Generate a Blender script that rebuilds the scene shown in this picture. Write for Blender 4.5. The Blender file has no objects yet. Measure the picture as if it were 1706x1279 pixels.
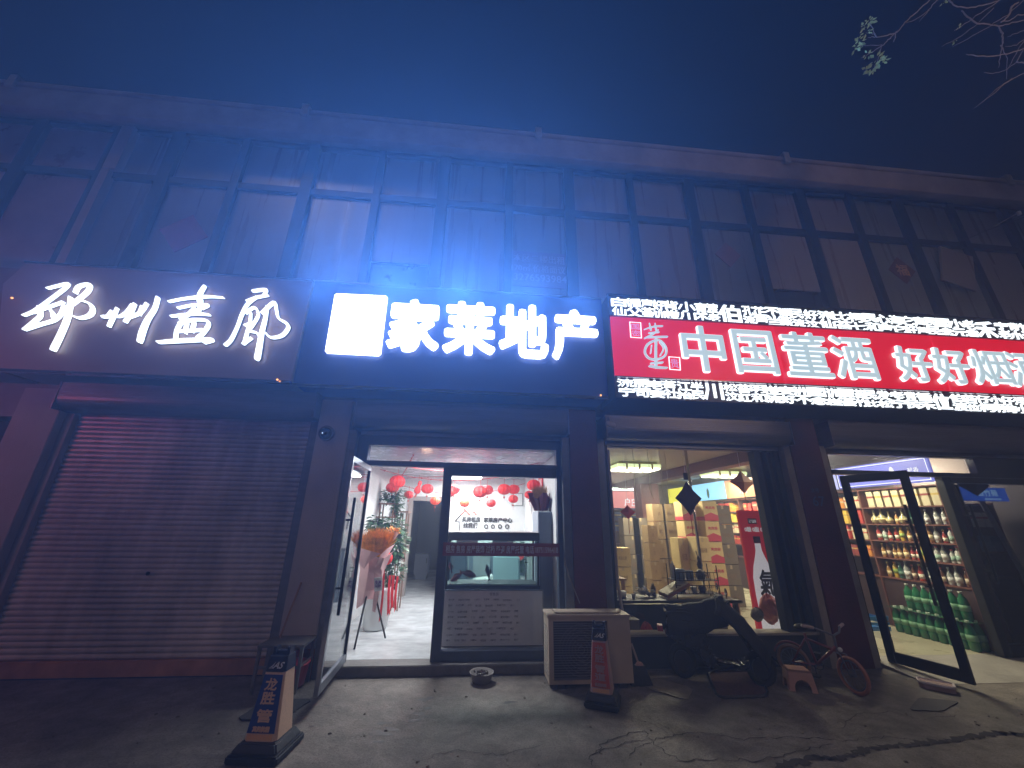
import bpy, bmesh, math, random
from mathutils import Vector, Matrix
random.seed(7)
SC = bpy.context.scene
COL = SC.collection
# ------------------------------------------------------------------ camera
FPX, PITCH, ROLL, YAW, DIST, EYE = 640.0, math.radians(19.53), math.radians(0.855), math.radians(5.04), 5.14, 1.6
fwd = Vector((math.sin(YAW)*math.cos(PITCH), math.cos(YAW)*math.cos(PITCH), math.sin(PITCH)))
_r = Vector((math.cos(YAW), -math.sin(YAW), 0)); _u = _r.cross(fwd)
rt = _r*math.cos(ROLL) + _u*math.sin(ROLL); up = -_r*math.sin(ROLL) + _u*math.cos(ROLL)
cd = bpy.data.cameras.new('camera'); cam = bpy.data.objects.new('camera', cd); COL.objects.link(cam)
cd.sensor_width = 36; cd.lens = FPX/1706*36; cd.clip_start = 0.05; cd.clip_end = 500
cam.matrix_world = Matrix(((rt.x, up.x, -fwd.x, 0), (rt.y, up.y, -fwd.y, -DIST), (rt.z, up.z, -fwd.z, EYE), (0, 0, 0, 1)))
SC.camera = cam
# ------------------------------------------------------------------ world, exposure
w = bpy.data.worlds.new('World'); SC.world = w; w.use_nodes = True
w.node_tree.nodes['Background'].inputs['Color'].default_value = (0.10, 0.20, 0.62, 1)
w.node_tree.nodes['Background'].inputs['Strength'].default_value = 0.010
SC.view_settings.view_transform = 'Standard'; SC.view_settings.look = 'None'
SC.view_settings.exposure = 0; SC.view_settings.gamma = 1; SC.view_settings.use_curve_mapping = False
SC.cycles.use_denoising = True
SC.cycles.max_bounces = 8; SC.cycles.diffuse_bounces = 3; SC.cycles.glossy_bounces = 3
SC.cycles.transparent_max_bounces = 24; SC.cycles.volume_bounces = 0
SC.cycles.sample_clamp_indirect = 4; SC.cycles.sample_clamp_direct = 30
SC.cycles.caustics_reflective = False; SC.cycles.caustics_refractive = False
# ------------------------------------------------------------------ lamps
def lamp(name, kind, loc, aim, power, color, size=0.5, sy=None, spot=None, blend=0.5):
    l = bpy.data.lights.new(name, kind); o = bpy.data.objects.new(name, l); COL.objects.link(o)
    l.energy = power; l.color = color; o.location = loc
    if kind == 'AREA':
        l.shape = 'RECTANGLE'; l.size = size; l.size_y = sy or size
    elif kind == 'SUN': l.angle = size
    else: l.shadow_soft_size = size
    if spot: l.spot_size = math.radians(spot); l.spot_blend = blend
    d = Vector(aim) - Vector(loc); o.rotation_euler = d.to_track_quat('-Z', 'Y').to_euler()
    return o
lamp('town_fill_sun', 'SUN', (-3, -8, 9), (1.0, 0, 1), 0.13, (1.0, 0.80, 0.70), math.radians(12))       # added sun standing in for faint town light from behind the camera
for gx, gp in ((-1.9, 900), (-1.1, 1500), (-0.3, 1700), (0.5, 1200), (1.3, 500)):                     # added unseen blue spots that make the haze before the agency sign glow
    lamp('haze_spot_agency', 'SPOT', (gx, -0.70, 4.30), (gx-.15, -3.2, 4.5), gp*.66, (0.085, 0.29, 1.0), 0.05, spot=145, blend=1.0)
for gx, gp in ((-4.9, 80), (-3.4, 230)):
    lamp('haze_spot_gallery', 'SPOT', (gx, -0.72, 4.0), (gx, -3.6, 3.9), gp, (0.16, 0.34, 1.0), 0.05, spot=165, blend=1.0)  # more unseen blue spots, added to widen the haze glow leftward
lamp('pink_shop_light', 'POINT', (-6.6, -2.2, 2.9), (0, 0, 0), 25, (1.0, 0.20, 0.36), 0.25)
lamp('street_lamp_light', 'SPOT', (6.5, -6.5, 5.0), (4.6, -1.0, 5.0), 210, (1.0, 0.68, 0.50), 0.3, spot=120, blend=1.0)
lamp('tree_fill_spot', 'SPOT', (5.2, -7.4, 3.2), (3.3, -3.3, 6.2), 110, (1.0, 0.80, 0.55), 0.1, spot=42, blend=1.0)  # extra unseen spot added to brighten the twigs and leaves
lamp('street_lamp_light_left', 'SPOT', (-1.5, -6.5, 3.6), (-1.6, -1.0, 0.3), 40, (1.0, 0.62, 0.38), 0.15, spot=60, blend=1.0)
# ------------------------------------------------------------------ pixel helpers (photograph pixel + real depth -> point)
def ray(px, py): return fwd*FPX + rt*(px-853) - up*(py-639.5)
def at(px, py, Y=0.0):
    d = ray(px, py); s = (DIST+Y)/d.y
    return Vector((d.x*s, Y, EYE+d.z*s))
def atg(px, py, z=0.0):
    d = ray(px, py); s = (z-EYE)/d.z
    return Vector((d.x*s, d.y*s-DIST, z))
# ------------------------------------------------------------------ materials
MATS = {}
def mat(name, col, rough=0.6, metal=0.0, var=0.0, scale=8.0, bump=0.0, emit=None, es=0.0, spec=0.5, stretch=(1, 1, 1), bscale=None, dirt=None, alpha=None, trans=0.0, coat=0.0):
    if name in MATS: return MATS[name]
    m = bpy.data.materials.new(name); m.use_nodes = True; nt = m.node_tree; N = nt.nodes; L = nt.links
    b = N['Principled BSDF']
    b.inputs['Base Color'].default_value = (*col, 1); b.inputs['Roughness'].default_value = rough
    b.inputs['Metallic'].default_value = metal; b.inputs['Specular IOR Level'].default_value = spec
    b.inputs['Coat Weight'].default_value = coat; b.inputs['Transmission Weight'].default_value = trans
    if emit:
        b.inputs['Emission Color'].default_value = (*emit, 1); b.inputs['Emission Strength'].default_value = es
    if alpha is not None: b.inputs['Alpha'].default_value = alpha
    if var or bump or dirt:
        tc = N.new('ShaderNodeTexCoord'); mp = N.new('ShaderNodeMapping'); L.new(tc.outputs['Object'], mp.inputs['Vector'])
        mp.inputs['Scale'].default_value = stretch
        nz = N.new('ShaderNodeTexNoise'); nz.inputs['Scale'].default_value = scale; nz.inputs['Detail'].default_value = 6; nz.inputs['Roughness'].default_value = 0.62
        L.new(mp.outputs[0], nz.inputs['Vector'])
        if var or dirt:
            cr = N.new('ShaderNodeValToRGB'); L.new(nz.outputs['Fac'], cr.inputs['Fac'])
            cr.color_ramp.elements[0].position = 0.3; cr.color_ramp.elements[1].position = 0.7
            d0 = tuple(c*(1-var) for c in col) if dirt is None else dirt
            cr.color_ramp.elements[0].color = (*d0, 1)
            cr.color_ramp.elements[1].color = (*(min(1, c*(1+var*0.6)) for c in col), 1)
            L.new(cr.outputs['Color'], b.inputs['Base Color'])
            mr = N.new('ShaderNodeMapRange'); L.new(nz.outputs['Fac'], mr.inputs['Value'])
            mr.inputs['To Min'].default_value = max(0.03, rough-0.12); mr.inputs['To Max'].default_value = min(1, rough+0.15)
            L.new(mr.outputs[0], b.inputs['Roughness'])
        if bump:
            n2 = N.new('ShaderNodeTexNoise'); n2.inputs['Scale'].default_value = bscale or scale*4; n2.inputs['Detail'].default_value = 5
            L.new(mp.outputs[0], n2.inputs['Vector'])
            bp = N.new('ShaderNodeBump'); bp.inputs['Strength'].default_value = bump; bp.inputs['Distance'].default_value = 0.02
            L.new(n2.outputs['Fac'], bp.inputs['Height']); L.new(bp.outputs[0], b.inputs['Normal'])
    MATS[name] = m; return m
def emis(name, col, s):
    if name in MATS: return MATS[name]
    m = bpy.data.materials.new(name); m.use_nodes = True; nt = m.node_tree; nt.nodes.clear()
    e = nt.nodes.new('ShaderNodeEmission'); o = nt.nodes.new('ShaderNodeOutputMaterial')
    e.inputs['Color'].default_value = (*col, 1); e.inputs['Strength'].default_value = s
    nt.links.new(e.outputs[0], o.inputs['Surface']); MATS[name] = m; return m
def glass(name, tint=(1, 1, 1), gloss=1.0, rough=0.02):
    if name in MATS: return MATS[name]
    m = bpy.data.materials.new(name); m.use_nodes = True; nt = m.node_tree; nt.nodes.clear(); N = nt.nodes; L = nt.links
    t = N.new('ShaderNodeBsdfTransparent'); g = N.new('ShaderNodeBsdfGlossy'); f = N.new('ShaderNodeLayerWeight'); f.inputs['Blend'].default_value = 0.5; pw = N.new('ShaderNodeMath'); pw.operation = 'POWER'; pw.inputs[1].default_value = 4.0; ad = N.new('ShaderNodeMath'); ad.operation = 'MULTIPLY_ADD'; ad.inputs[1].default_value = 0.75; ad.inputs[2].default_value = 0.03; mx = N.new('ShaderNodeMixShader'); o = N.new('ShaderNodeOutputMaterial')
    mu = N.new('ShaderNodeMath'); mu.operation = 'MULTIPLY'; mu.inputs[1].default_value = gloss
    t.inputs['Color'].default_value = (*tint, 1); g.inputs['Roughness'].default_value = rough
    L.new(f.outputs['Facing'], pw.inputs[0]); L.new(pw.outputs[0], ad.inputs[0]); L.new(ad.outputs[0], mu.inputs[0]); mu.use_clamp = True; L.new(mu.outputs[0], mx.inputs['Fac']); L.new(t.outputs[0], mx.inputs[1]); L.new(g.outputs[0], mx.inputs[2]); L.new(mx.outputs[0], o.inputs['Surface'])
    MATS[name] = m; return m
# ------------------------------------------------------------------ mesh builder
def wloc(o):
    v = Vector((0, 0, 0))
    while o: v += o.location; o = o.parent
    return v
class MB:
    def __init__(s): s.v = []; s.f = []
    def add(s, vs, fs):
        n = len(s.v); s.v += [Vector(p) for p in vs]; s.f += [tuple(i+n for i in q) for q in fs]; return s
    def box(s, x0, x1, y0, y1, z0, z1):
        return s.add([(x0,y0,z0),(x1,y0,z0),(x1,y1,z0),(x0,y1,z0),(x0,y0,z1),(x1,y0,z1),(x1,y1,z1),(x0,y1,z1)],
                     [(0,3,2,1),(4,5,6,7),(0,1,5,4),(1,2,6,5),(2,3,7,6),(3,0,4,7)])
    def rbox(s, c, size, M=None, taper=1.0):       # box centred at c, rotated by matrix M
        hx, hy, hz = (d/2 for d in size); vs = []
        for z in (-hz, hz):
            t = taper if z > 0 else 1
            for x, y in ((-hx,-hy),(hx,-hy),(hx,hy),(-hx,hy)):
                p = Vector((x*t, y*t, z)); vs.append(Vector(c)+(M @ p if M else p))
        return s.add(vs, [(0,3,2,1),(4,5,6,7),(0,1,5,4),(1,2,6,5),(2,3,7,6),(3,0,4,7)])
    def cyl(s, p0, p1, r0, r1=None, n=12, cap=True):
        p0 = Vector(p0); p1 = Vector(p1); r1 = r0 if r1 is None else r1; d = (p1-p0).normalized()
        a = d.orthogonal().normalized(); b = d.cross(a); vs = []
        for p, r in ((p0, r0), (p1, r1)):
            for i in range(n):
                t = 2*math.pi*i/n; vs.append(p+a*math.cos(t)*r+b*math.sin(t)*r)
        fs = [(i, (i+1) % n, n+(i+1) % n, n+i) for i in range(n)]
        if cap: fs += [tuple(range(n-1, -1, -1)), tuple(range(n, 2*n))]
        return s.add(vs, fs)
    def tube(s, pts, r, n=8, closed=False):
        pts = [Vector(p) for p in pts]; m = len(pts); rs = r if isinstance(r, (list, tuple)) else [r]*m
        prev = None; vs = []
        for i, p in enumerate(pts):
            d = ((pts[(i+1) % m] if (closed or i < m-1) else p)-(pts[i-1] if (closed or i) else p)).normalized()
            a = d.orthogonal().normalized() if prev is None else (prev-d*prev.dot(d)).normalized()
            prev = a; b = d.cross(a)
            for k in range(n):
                t = 2*math.pi*k/n; vs.append(p+(a*math.cos(t)+b*math.sin(t))*rs[i])
        fs = []
        for i in range(m if closed else m-1):
            j = (i+1) % m
            for k in range(n): fs.append((i*n+k, i*n+(k+1) % n, j*n+(k+1) % n, j*n+k))
        if not closed: fs += [tuple(range(n-1, -1, -1)), tuple(range((m-1)*n, m*n))]
        return s.add(vs, fs)
    def lathe(s, c, prof, n=20, M=None):            # prof = [(r, z)...]
        c = Vector(c); vs = []
        for r, z in prof:
            for k in range(n):
                t = 2*math.pi*k/n; p = Vector((r*math.cos(t), r*math.sin(t), z)); vs.append(c+(M @ p if M else p))
        fs = [(i*n+k, i*n+(k+1) % n, (i+1)*n+(k+1) % n, (i+1)*n+k) for i in range(len(prof)-1) for k in range(n)]
        fs += [tuple(range(n-1, -1, -1)), tuple(range((len(prof)-1)*n, len(prof)*n))]
        return s.add(vs, fs)
    def prism(s, poly, axis, a0, a1):               # poly of 2D points, extruded along axis
        def mk(p, a): return {'x': (a, p[0], p[1]), 'y': (p[0], a, p[1]), 'z': (p[0], p[1], a)}[axis]
        n = len(poly); vs = [mk(p, a0) for p in poly]+[mk(p, a1) for p in poly]
        return s.add(vs, [tuple(range(n)), tuple(range(2*n-1, n-1, -1))]+[(i, n+i, n+(i+1) % n, (i+1) % n) for i in range(n)])
    def sheet(s, rows):                             # grid of points
        m = len(rows[0]); vs = [p for r in rows for p in r]
        return s.add(vs, [(i*m+j, i*m+j+1, (i+1)*m+j+1, (i+1)*m+j) for i in range(len(rows)-1) for j in range(m-1)])
    def ball(s, c, r, n=14, sc=(1, 1, 1)):
        prof = [(math.sin(math.pi*i/(n//2))*r, -math.cos(math.pi*i/(n//2))*r) for i in range(n//2+1)]
        return s.lathe(c, [(max(a, 1e-4), b) for a, b in prof], n, Matrix.Diagonal(Vector(sc)))
    def build(s, name, m, parent=None, bevel=0.0, smooth=False, local=False, solid=0.0):
        me = bpy.data.meshes.new(name); off = Vector((0, 0, 0)) if (local or not parent) else wloc(parent)
        me.from_pydata([v-off for v in s.v], [], s.f); me.update()
        bm = bmesh.new(); bm.from_mesh(me); bmesh.ops.recalc_face_normals(bm, faces=bm.faces)
        if bevel:
            es = [e for e in bm.edges if len(e.link_faces) == 2 and e.calc_face_angle(0) > 0.6]
            bmesh.ops.bevel(bm, geom=es, offset=bevel, segments=2, affect='EDGES', clamp_overlap=True)
        bm.to_mesh(me); bm.free()
        me.materials.append(m)
        if smooth: me.shade_smooth()
        o = bpy.data.objects.new(name, me); COL.objects.link(o)
        if parent: o.parent = parent
        if solid:
            md = o.modifiers.new('thick', 'SOLIDIFY'); md.thickness = solid; md.offset = 0
        return o
def tag(o, label=None, cat=None, group=None, kind=None):
    if label: o['label'] = label
    if cat: o['category'] = cat
    if group: o['group'] = group
    if kind: o['kind'] = kind
    return o
def thing(name, loc, label, cat, group=None):
    o = bpy.data.objects.new(name, None); COL.objects.link(o); o.location = loc; o.empty_display_size = 0.1
    return tag(o, label, cat, group)
def kids(o): return [c for c in bpy.data.objects if c.parent == o]
def dup(o, loc=None, rotz=None, parent=None, scale=None, label=None):
    c = o.copy(); COL.objects.link(c); c.parent = parent
    if loc is not None: c.location = loc
    if rotz is not None: c.rotation_euler = (0, 0, rotz)
    if scale is not None: c.scale = scale if isinstance(scale, (tuple, list)) else (scale,)*3
    if label: c['label'] = label
    for k in kids(o): dup(k, parent=c)
    return c
# ------------------------------------------------------------------ writing
def glyphs(text, offset=0.0, extrude=0.0, res=4, spacing=1.0):
    cu = bpy.data.curves.new('t', 'FONT'); cu.body = text; cu.size = 1; cu.offset = offset; cu.extrude = extrude; cu.resolution_u = res; cu.space_character = spacing
    o = bpy.data.objects.new('t', cu); COL.objects.link(o)
    bpy.context.view_layer.update()
    me = bpy.data.meshes.new_from_object(o.evaluated_get(bpy.context.evaluated_depsgraph_get()))
    vs = [v.co.copy() for v in me.vertices]; fs = [tuple(p.vertices) for p in me.polygons]
    bpy.data.objects.remove(o); bpy.data.curves.remove(cu); bpy.data.meshes.remove(me)
    return vs, fs
def write(text, X, Z, y, w=None, h=None, offset=0.0, depth=0.004, mb=None, fit=None, frame=None, res=3, spacing=1.0, shear=0.0, bold=0.0):
    """text in the x-z plane facing -y; fit=(x0,x1,z0,z1) stretches it to that box. frame=(origin, ux, uz) places it on another plane"""
    vs, fs = glyphs(text, offset, 0.5, res, spacing)
    x0 = min(v.x for v in vs); x1 = max(v.x for v in vs); y0 = min(v.y for v in vs); y1 = max(v.y for v in vs)
    if fit: X0, X1, Z0, Z1 = fit; sx = (X1-X0)/(x1-x0); sz = (Z1-Z0)/(y1-y0)
    else:
        sz = h/(y1-y0) if h else w/(x1-x0); sx = w/(x1-x0) if w else sz
        X0 = X-(x1-x0)*sx/2; Z0 = Z-(y1-y0)*sz/2
    mb = mb or MB(); out = []
    for v in vs:
        a = X0+(v.x-x0)*sx; b = Z0+(v.y-y0)*sz; a += shear*(b-Z0)
        if frame:
            o, ux, uz = frame; n = ux.cross(uz); out.append(o+ux*a+uz*b-n*(v.z*depth)+n*0)
        else: out.append((a, y-v.z*depth, b))
    mb.add(out, fs)
    if bold:                                        # thicken by layering shifted copies, each a hair in front of the last
        for k in range(8):
            dx, dz = math.cos(k*math.pi/4)*bold, math.sin(k*math.pi/4)*bold
            mb.add([(p[0]+dx, p[1]-0.0006*(k+1), p[2]+dz) for p in out], fs)
    return mb
def brush(mb, pts, conv, depth=0.03, n=10):
    """a brush stroke: pts = (px, py, width px); a flattened tube of varying width"""
    P = [Vector(p) for p in pts]; Q = []
    for i in range(len(P)-1):
        p0 = P[max(i-1, 0)]; p1 = P[i]; p2 = P[i+1]; p3 = P[min(i+2, len(P)-1)]
        for k in range(6):
            t = k/6; Q.append(0.5*((2*p1)+(-p0+p2)*t+(2*p0-5*p1+4*p2-p3)*t*t+(-p0+3*p1-3*p2+p3)*t**3))
    Q.append(P[-1])
    for q in Q: q.z *= 0.86
    C = [conv(q.x, q.y) for q in Q]; sc = (conv(Q[0].x+1, Q[0].y)-conv(Q[0].x, Q[0].y)).length
    W = [max(q.z, 2)*sc/2 for q in Q]; vs = []; m = len(C)
    d0 = (C[0]-C[1]).normalized(); d1 = (C[-1]-C[-2]).normalized()
    C = [C[0]+d0*W[0]*0.9, C[0]+d0*W[0]*0.6]+C+[C[-1]+d1*W[-1]*0.6, C[-1]+d1*W[-1]*0.9]; W = [W[0]*0.4, W[0]*0.8]+W+[W[-1]*0.8, W[-1]*0.4]; m = len(C)
    for i in range(m):
        d = (C[min(i+1, m-1)]-C[max(i-1, 0)]); d.y = 0; d.normalize(); s_ = Vector((-d.z, 0, d.x))
        for k in range(n):
            t = 2*math.pi*k/n; vs.append(C[i]+s_*math.cos(t)*W[i]+Vector((0, 1, 0))*math.sin(t)*depth)
    fs = [(i*n+k, i*n+(k+1) % n, (i+1)*n+(k+1) % n, (i+1)*n+k) for i in range(m-1) for k in range(n)]
    fs += [tuple(range(n)), tuple(range((m-1)*n, m*n))]
    mb.add(vs, fs)
# ================================================================== SETTING
m_conc = mat('concrete_ground', (0.20, 0.185, 0.17), 0.62, var=0.38, scale=1.3, bump=0.5, bscale=22)
def ground_material():
    nt = m_conc.node_tree; N = nt.nodes; L = nt.links; b = N['Principled BSDF']
    for l in list(b.inputs['Base Color'].links)+list(b.inputs['Normal'].links): L.remove(l)
    tc = N.new('ShaderNodeTexCoord')
    def noise(sc, det, rough=.6, dist=0):
        n = N.new('ShaderNodeTexNoise'); n.inputs['Scale'].default_value = sc; n.inputs['Detail'].default_value = det; n.inputs['Roughness'].default_value = rough; n.inputs['Distortion'].default_value = dist; L.new(tc.outputs['Object'], n.inputs['Vector']); return n
    def ramp(n, p0, c0, p1, c1):
        r = N.new('ShaderNodeValToRGB'); L.new(n.outputs['Fac'], r.inputs['Fac']); r.color_ramp.elements[0].position = p0; r.color_ramp.elements[0].color = (*c0, 1); r.color_ramp.elements[1].position = p1; r.color_ramp.elements[1].color = (*c1, 1); return r
    def mul(a, c, f=1.0):
        m = N.new('ShaderNodeMix'); m.data_type = 'RGBA'; m.blend_type = 'MULTIPLY'; m.inputs['Factor'].default_value = f; L.new(a, m.inputs['A']); L.new(c, m.inputs['B']); return m.outputs['Result']
    base = ramp(noise(.9, 8, .65, .6), .32, (.125, .105, .088), .68, (.30, .26, .22)); mid = ramp(noise(5.5, 8, .7, .3), .35, (.55, .53, .52), .6, (1, 1, 1)); fine = ramp(noise(70, 3, .7), .35, (.55, .55, .55), .55, (1, 1, 1)); spot = ramp(noise(2.6, 10, .75, 1.2), .60, (1, 1, 1), .68, (.35, .32, .31))
    L.new(mul(mul(mul(base.outputs['Color'], mid.outputs['Color']), fine.outputs['Color']), spot.outputs['Color'], .8), b.inputs['Base Color'])
    bn = noise(38, 10, .75); b2 = noise(3, 6); ad = N.new('ShaderNodeMath'); ad.operation = 'MULTIPLY_ADD'; ad.inputs[1].default_value = 2.5; L.new(b2.outputs['Fac'], ad.inputs[0]); L.new(bn.outputs['Fac'], ad.inputs[2])
    bp = N.new('ShaderNodeBump'); bp.inputs['Strength'].default_value = .55; bp.inputs['Distance'].default_value = .02; L.new(ad.outputs[0], bp.inputs['Height']); L.new(bp.outputs[0], b.inputs['Normal'])
ground_material()
g = MB()
rg_ = random.Random(77)
for k in range(200):
    x = rg_.uniform(-3.2, 5.5); y = -rg_.random()**.8*2.4-.05; s_ = rg_.choice((.004, .005, .006, .009, .013)); g.rbox((x, y, s_*.35), (s_*2, s_*1.4, s_*.7), Matrix.Rotation(rg_.uniform(0, 6), 3, 'Z') @ Matrix.Rotation(rg_.uniform(-.3, .3), 3, 'X'), .6)
tag(g.build('grit', mat('grit_stone', (.16, .14, .12), .8, var=.5, scale=3)), 'loose grit and tiny scraps scattered over the concrete forecourt', kind='stuff')
g = MB(); g.box(-60, 60, -40, -0.02, -0.3, 0.0); g.build('ground', m_conc); tag(bpy.data.objects['ground'], kind='structure')
_c = MB()
def crack(pts, w, z=0.003, jit=0.02, seg=7):
    P = [atg(px, py) for px, py in pts]; Q = []
    for a, b in zip(P, P[1:]):
        for k in range(seg):
            p = a.lerp(b, k/seg); Q.append(p+Vector((random.uniform(-jit, jit), random.uniform(-jit, jit), 0)))
    Q.append(P[-1]); rows = []
    for i, q in enumerate(Q):
        d = (Q[min(i+1, len(Q)-1)]-Q[max(i-1, 0)]).normalized(); n = Vector((-d.y, d.x, 0)); ww = w*random.uniform(0.35, 1.5)*min(1, i/2+0.2, (len(Q)-1-i)/2+0.2)
        rows.append([(q.x+n.x*ww, q.y+n.y*ww, z), (q.x-n.x*ww*random.uniform(.5, 1.2), q.y-n.y*ww*random.uniform(.5, 1.2), z)])
    _c.sheet(rows)
crack([(1290, 1279), (1360, 1262), (1400, 1266), (1450, 1248), (1520, 1240), (1600, 1232), (1660, 1222), (1706, 1224), (1760, 1216)], 0.030, 0.004, 0.016, 16)
crack([(985, 1260), (1010, 1248), (1050, 1235), (1090, 1233), (1140, 1222), (1185, 1222), (1240, 1232), (1330, 1228), (1400, 1234), (1480, 1228), (1560, 1238)], 0.0042)
crack([(1072, 1216), (1085, 1235), (1110, 1255), (1140, 1269), (1200, 1265), (1260, 1268), (1330, 1252), (1390, 1240)], 0.0045)
crack([(990, 1279), (985, 1265), (1000, 1240), (1052, 1222), (1075, 1217)], 0.004)
crack([(1085, 1235), (1060, 1245), (1045, 1262)], 0.004); crack([(1400, 1215), (1430, 1190), (1480, 1185), (1540, 1200), (1600, 1190)], 0.003)
crack([(700, 1265), (760, 1250), (830, 1258), (905, 1240)], 0.003)
cr_o = _c.build('pavement_crack', mat('crack_dark', (0.045, 0.038, 0.036), 0.9, var=0.4, scale=9)); tag(cr_o, kind='structure')
# damp stains and worn light patches (thin irregular films on the concrete)
def blot(px, py, r, squash=0.5, z=0.002, n=22):
    c = atg(px, py); ph = [random.uniform(0, 6.28) for _ in range(4)]; P = []
    for k in range(n):
        t = 2*math.pi*k/n; rr = r*(1+0.30*math.sin(2*t+ph[0])+0.22*math.sin(3*t+ph[1])+0.15*math.sin(5*t+ph[2])+0.08*math.sin(9*t+ph[3]))
        P.append((c.x+math.cos(t)*rr, c.y+math.sin(t)*rr*squash, z))
    return P
_s = MB()
for px, py, r in ((632, 1222, .08), (640, 1205, .05), (650, 1215, .06), (690, 1200, .05), (700, 1190, .06), (678, 1202, .03), (708, 1165, .07), (632, 1236, .035), (712, 1180, .04), (848, 1170, .05), (925, 1213, .015), (520, 1210, .025), (545, 1175, .02)):
    P = blot(px, py, r); _s.add(P, [tuple(range(len(P)))])
tag(_s.build('damp_stain', mat('damp', (0.055, 0.048, 0.045), 0.45, var=0.3, scale=20)), kind='structure')

# ================================================================== BUILDING
m_plaster = mat('plaster_wall', (0.30, 0.26, 0.25), 0.75, var=0.18, scale=3, bump=0.25)
m_pinkpl = mat('pale_plaster', (0.42, 0.36, 0.34), 0.7, var=0.14, scale=2.2, bump=0.3, bscale=60)
m_red = mat('red_wall_paint', (0.11, 0.020, 0.030), 0.55, var=0.35, scale=2.5, bump=0.25, bscale=40)
m_redp = mat('red_dado_paint', (0.30, 0.02, 0.03), 0.6, var=0.3, scale=3, bump=0.2)
m_trim = mat('beige_pillar_trim', (0.30, 0.27, 0.24), 0.6, var=0.25, scale=5, bump=0.2)
m_mull = mat('dark_mullion_metal', (0.035, 0.038, 0.05), 0.4, metal=0.6, var=0.2, scale=6)
m_alu = mat('grey_aluminium', (0.22, 0.24, 0.28), 0.38, metal=0.7, var=0.15, scale=9)
m_black = mat('black_frame_metal', (0.012, 0.014, 0.018), 0.35, metal=0.4, var=0.2, scale=9)
m_sh = mat('shutter_metal', (0.62, 0.58, 0.60), 0.42, metal=0.3, var=0.40, scale=1.3, stretch=(1.6, 1, 0.5))
m_shbox = mat('shutter_housing_metal', (0.20, 0.20, 0.22), 0.4, metal=0.5, var=0.2, scale=3, stretch=(0.4, 1, 4))
m_pane = mat('curtained_pane', (0.24, 0.21, 0.205), 0.28, var=0.10, scale=1.2, spec=0.8, stretch=(5, 1, 0.25))
m_pane2 = mat('grey_curtained_pane', (0.17, 0.18, 0.19), 0.28, var=0.09, scale=1.0, spec=0.8, stretch=(6, 1, 0.2))
m_paneD = mat('dark_open_pane', (0.02, 0.022, 0.028), 0.12, spec=0.8, var=0.2)
m_paneP = mat('rosy_curtained_pane', (0.40, 0.23, 0.23), 0.3, var=0.25, scale=1.2)
bld = thing('shop_building', (1.0, 0.2, 0), 'two storey terrace of shops with dark framed upper windows and a concrete eave', 'building')
W = MB()
W.box(-14, 16, 0.14, 0.40, 3.03, 4.72); W.box(-14, 16, 0.14, 0.40, 7.66, 7.74)
W.box(-14, -5.62, 0.02, 0.3, 2.72, 3.02)
W.build('wall', m_plaster, bld)
U = MB(); U.box(-14, 16, 0.45, 0.6, 4.72, 7.74); U.build('wall', mat('dark_upper_room', (0.02, 0.02, 0.025), 0.9), bld)
EV = MB(); EV.box(-14, 16, -0.40, -0.28, 7.38, 7.80); EV.box(-14, 16, -0.43, 0.6, 7.802, 7.88); EV.box(-14, 16, -0.278, 0.6, 7.75, 7.80)
EV.build('eave', mat('eave_concrete', (0.30, 0.24, 0.22), 0.8, var=0.25, scale=1.8, bump=0.35), bld, bevel=0.008)
for px, py in ((20, 140), (508, 188), (897, 226), (1310, 266), (1680, 300)):
    p = at(px, py, -0.44); b = MB(); b.box(p.x-.055, p.x+.055, -0.475, -0.435, 7.70, 7.94); b.box(p.x-.055, p.x+.055, -0.475, -0.30, 7.905, 7.945)
    b.build('eave_bracket', m_trim, bld, bevel=0.004)
# --- upper windows
MX = [-13.9, -12.8, -11.7, -10.6, -9.5, -8.4, -7.28, -6.12, -5.19, -4.11, -3.0, -1.86, -0.78, 0.36, 1.42, 2.56, 3.69, 4.81, 5.92, 6.94, 7.98, 9.12, 10.3, 11.4, 12.5, 13.6, 14.7]
FR = MB()
for i, x in enumerate(MX): FR.box(x-.06 if i % 2 else x-.09, x+.06 if i % 2 else x+.09, 0.02, 0.14, 4.60, 7.66)
FR.build('window_mullions', m_mull, bld); FR = MB()
FR.box(-14, 16, 0.05, 0.135, 6.60, 6.72); FR.box(-14, 16, 0.04, 0.137, 7.60, 7.665); FR.box(-14, 16, 0.04, 0.137, 4.62, 4.70)
FR.build('window_rails', m_mull, bld)
for i in range(5, len(MX)-3):
    a, b = MX[i]+.06, MX[i+1]-.06; mm = (m_paneP if b < -6 else [m_pane, m_pane2, m_pane][i % 3])
    u = MB(); u.box(a, b, 0.10, 0.12, 6.73, 7.59); u.build('window_pane', mm if i % 4 else m_pane2, bld)
    if i in (17, 11):                                  # sash with its lower third open and dark
        z = 5.42; u = MB(); u.box(a, b, 0.10, 0.12, z, 6.59); u.build('window_pane', m_pane, bld)
        u = MB(); u.box(a, b, 0.14, 0.16, 4.71, z-.004); u.build('window_pane', m_paneD, bld)
    elif i == 20:
        u = MB(); u.box(a, b, 0.10, 0.12, 4.71, 6.59); u.build('window_pane', m_pane2, bld)
        u = MB(); M = Matrix.Rotation(math.radians(18), 3, 'Y'); u.rbox((a+.55, 0.0, 6.05), (.62, .04, .8), M); u.build('hinged_sash', m_pane, bld)
    else:
        u = MB(); u.box(a, b, 0.10, 0.12, 4.71, 6.59); u.build('window_pane', mm, bld)
# --- party wall strip between the window bands at the left
u = MB(); u.box(-6.05, -5.86, -0.02, 0.135, 6.72, 7.64); u.box(-6.05, -5.93, -0.02, 0.135, 4.66, 6.70); u.build('wall_strip', m_pinkpl, bld)
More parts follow.
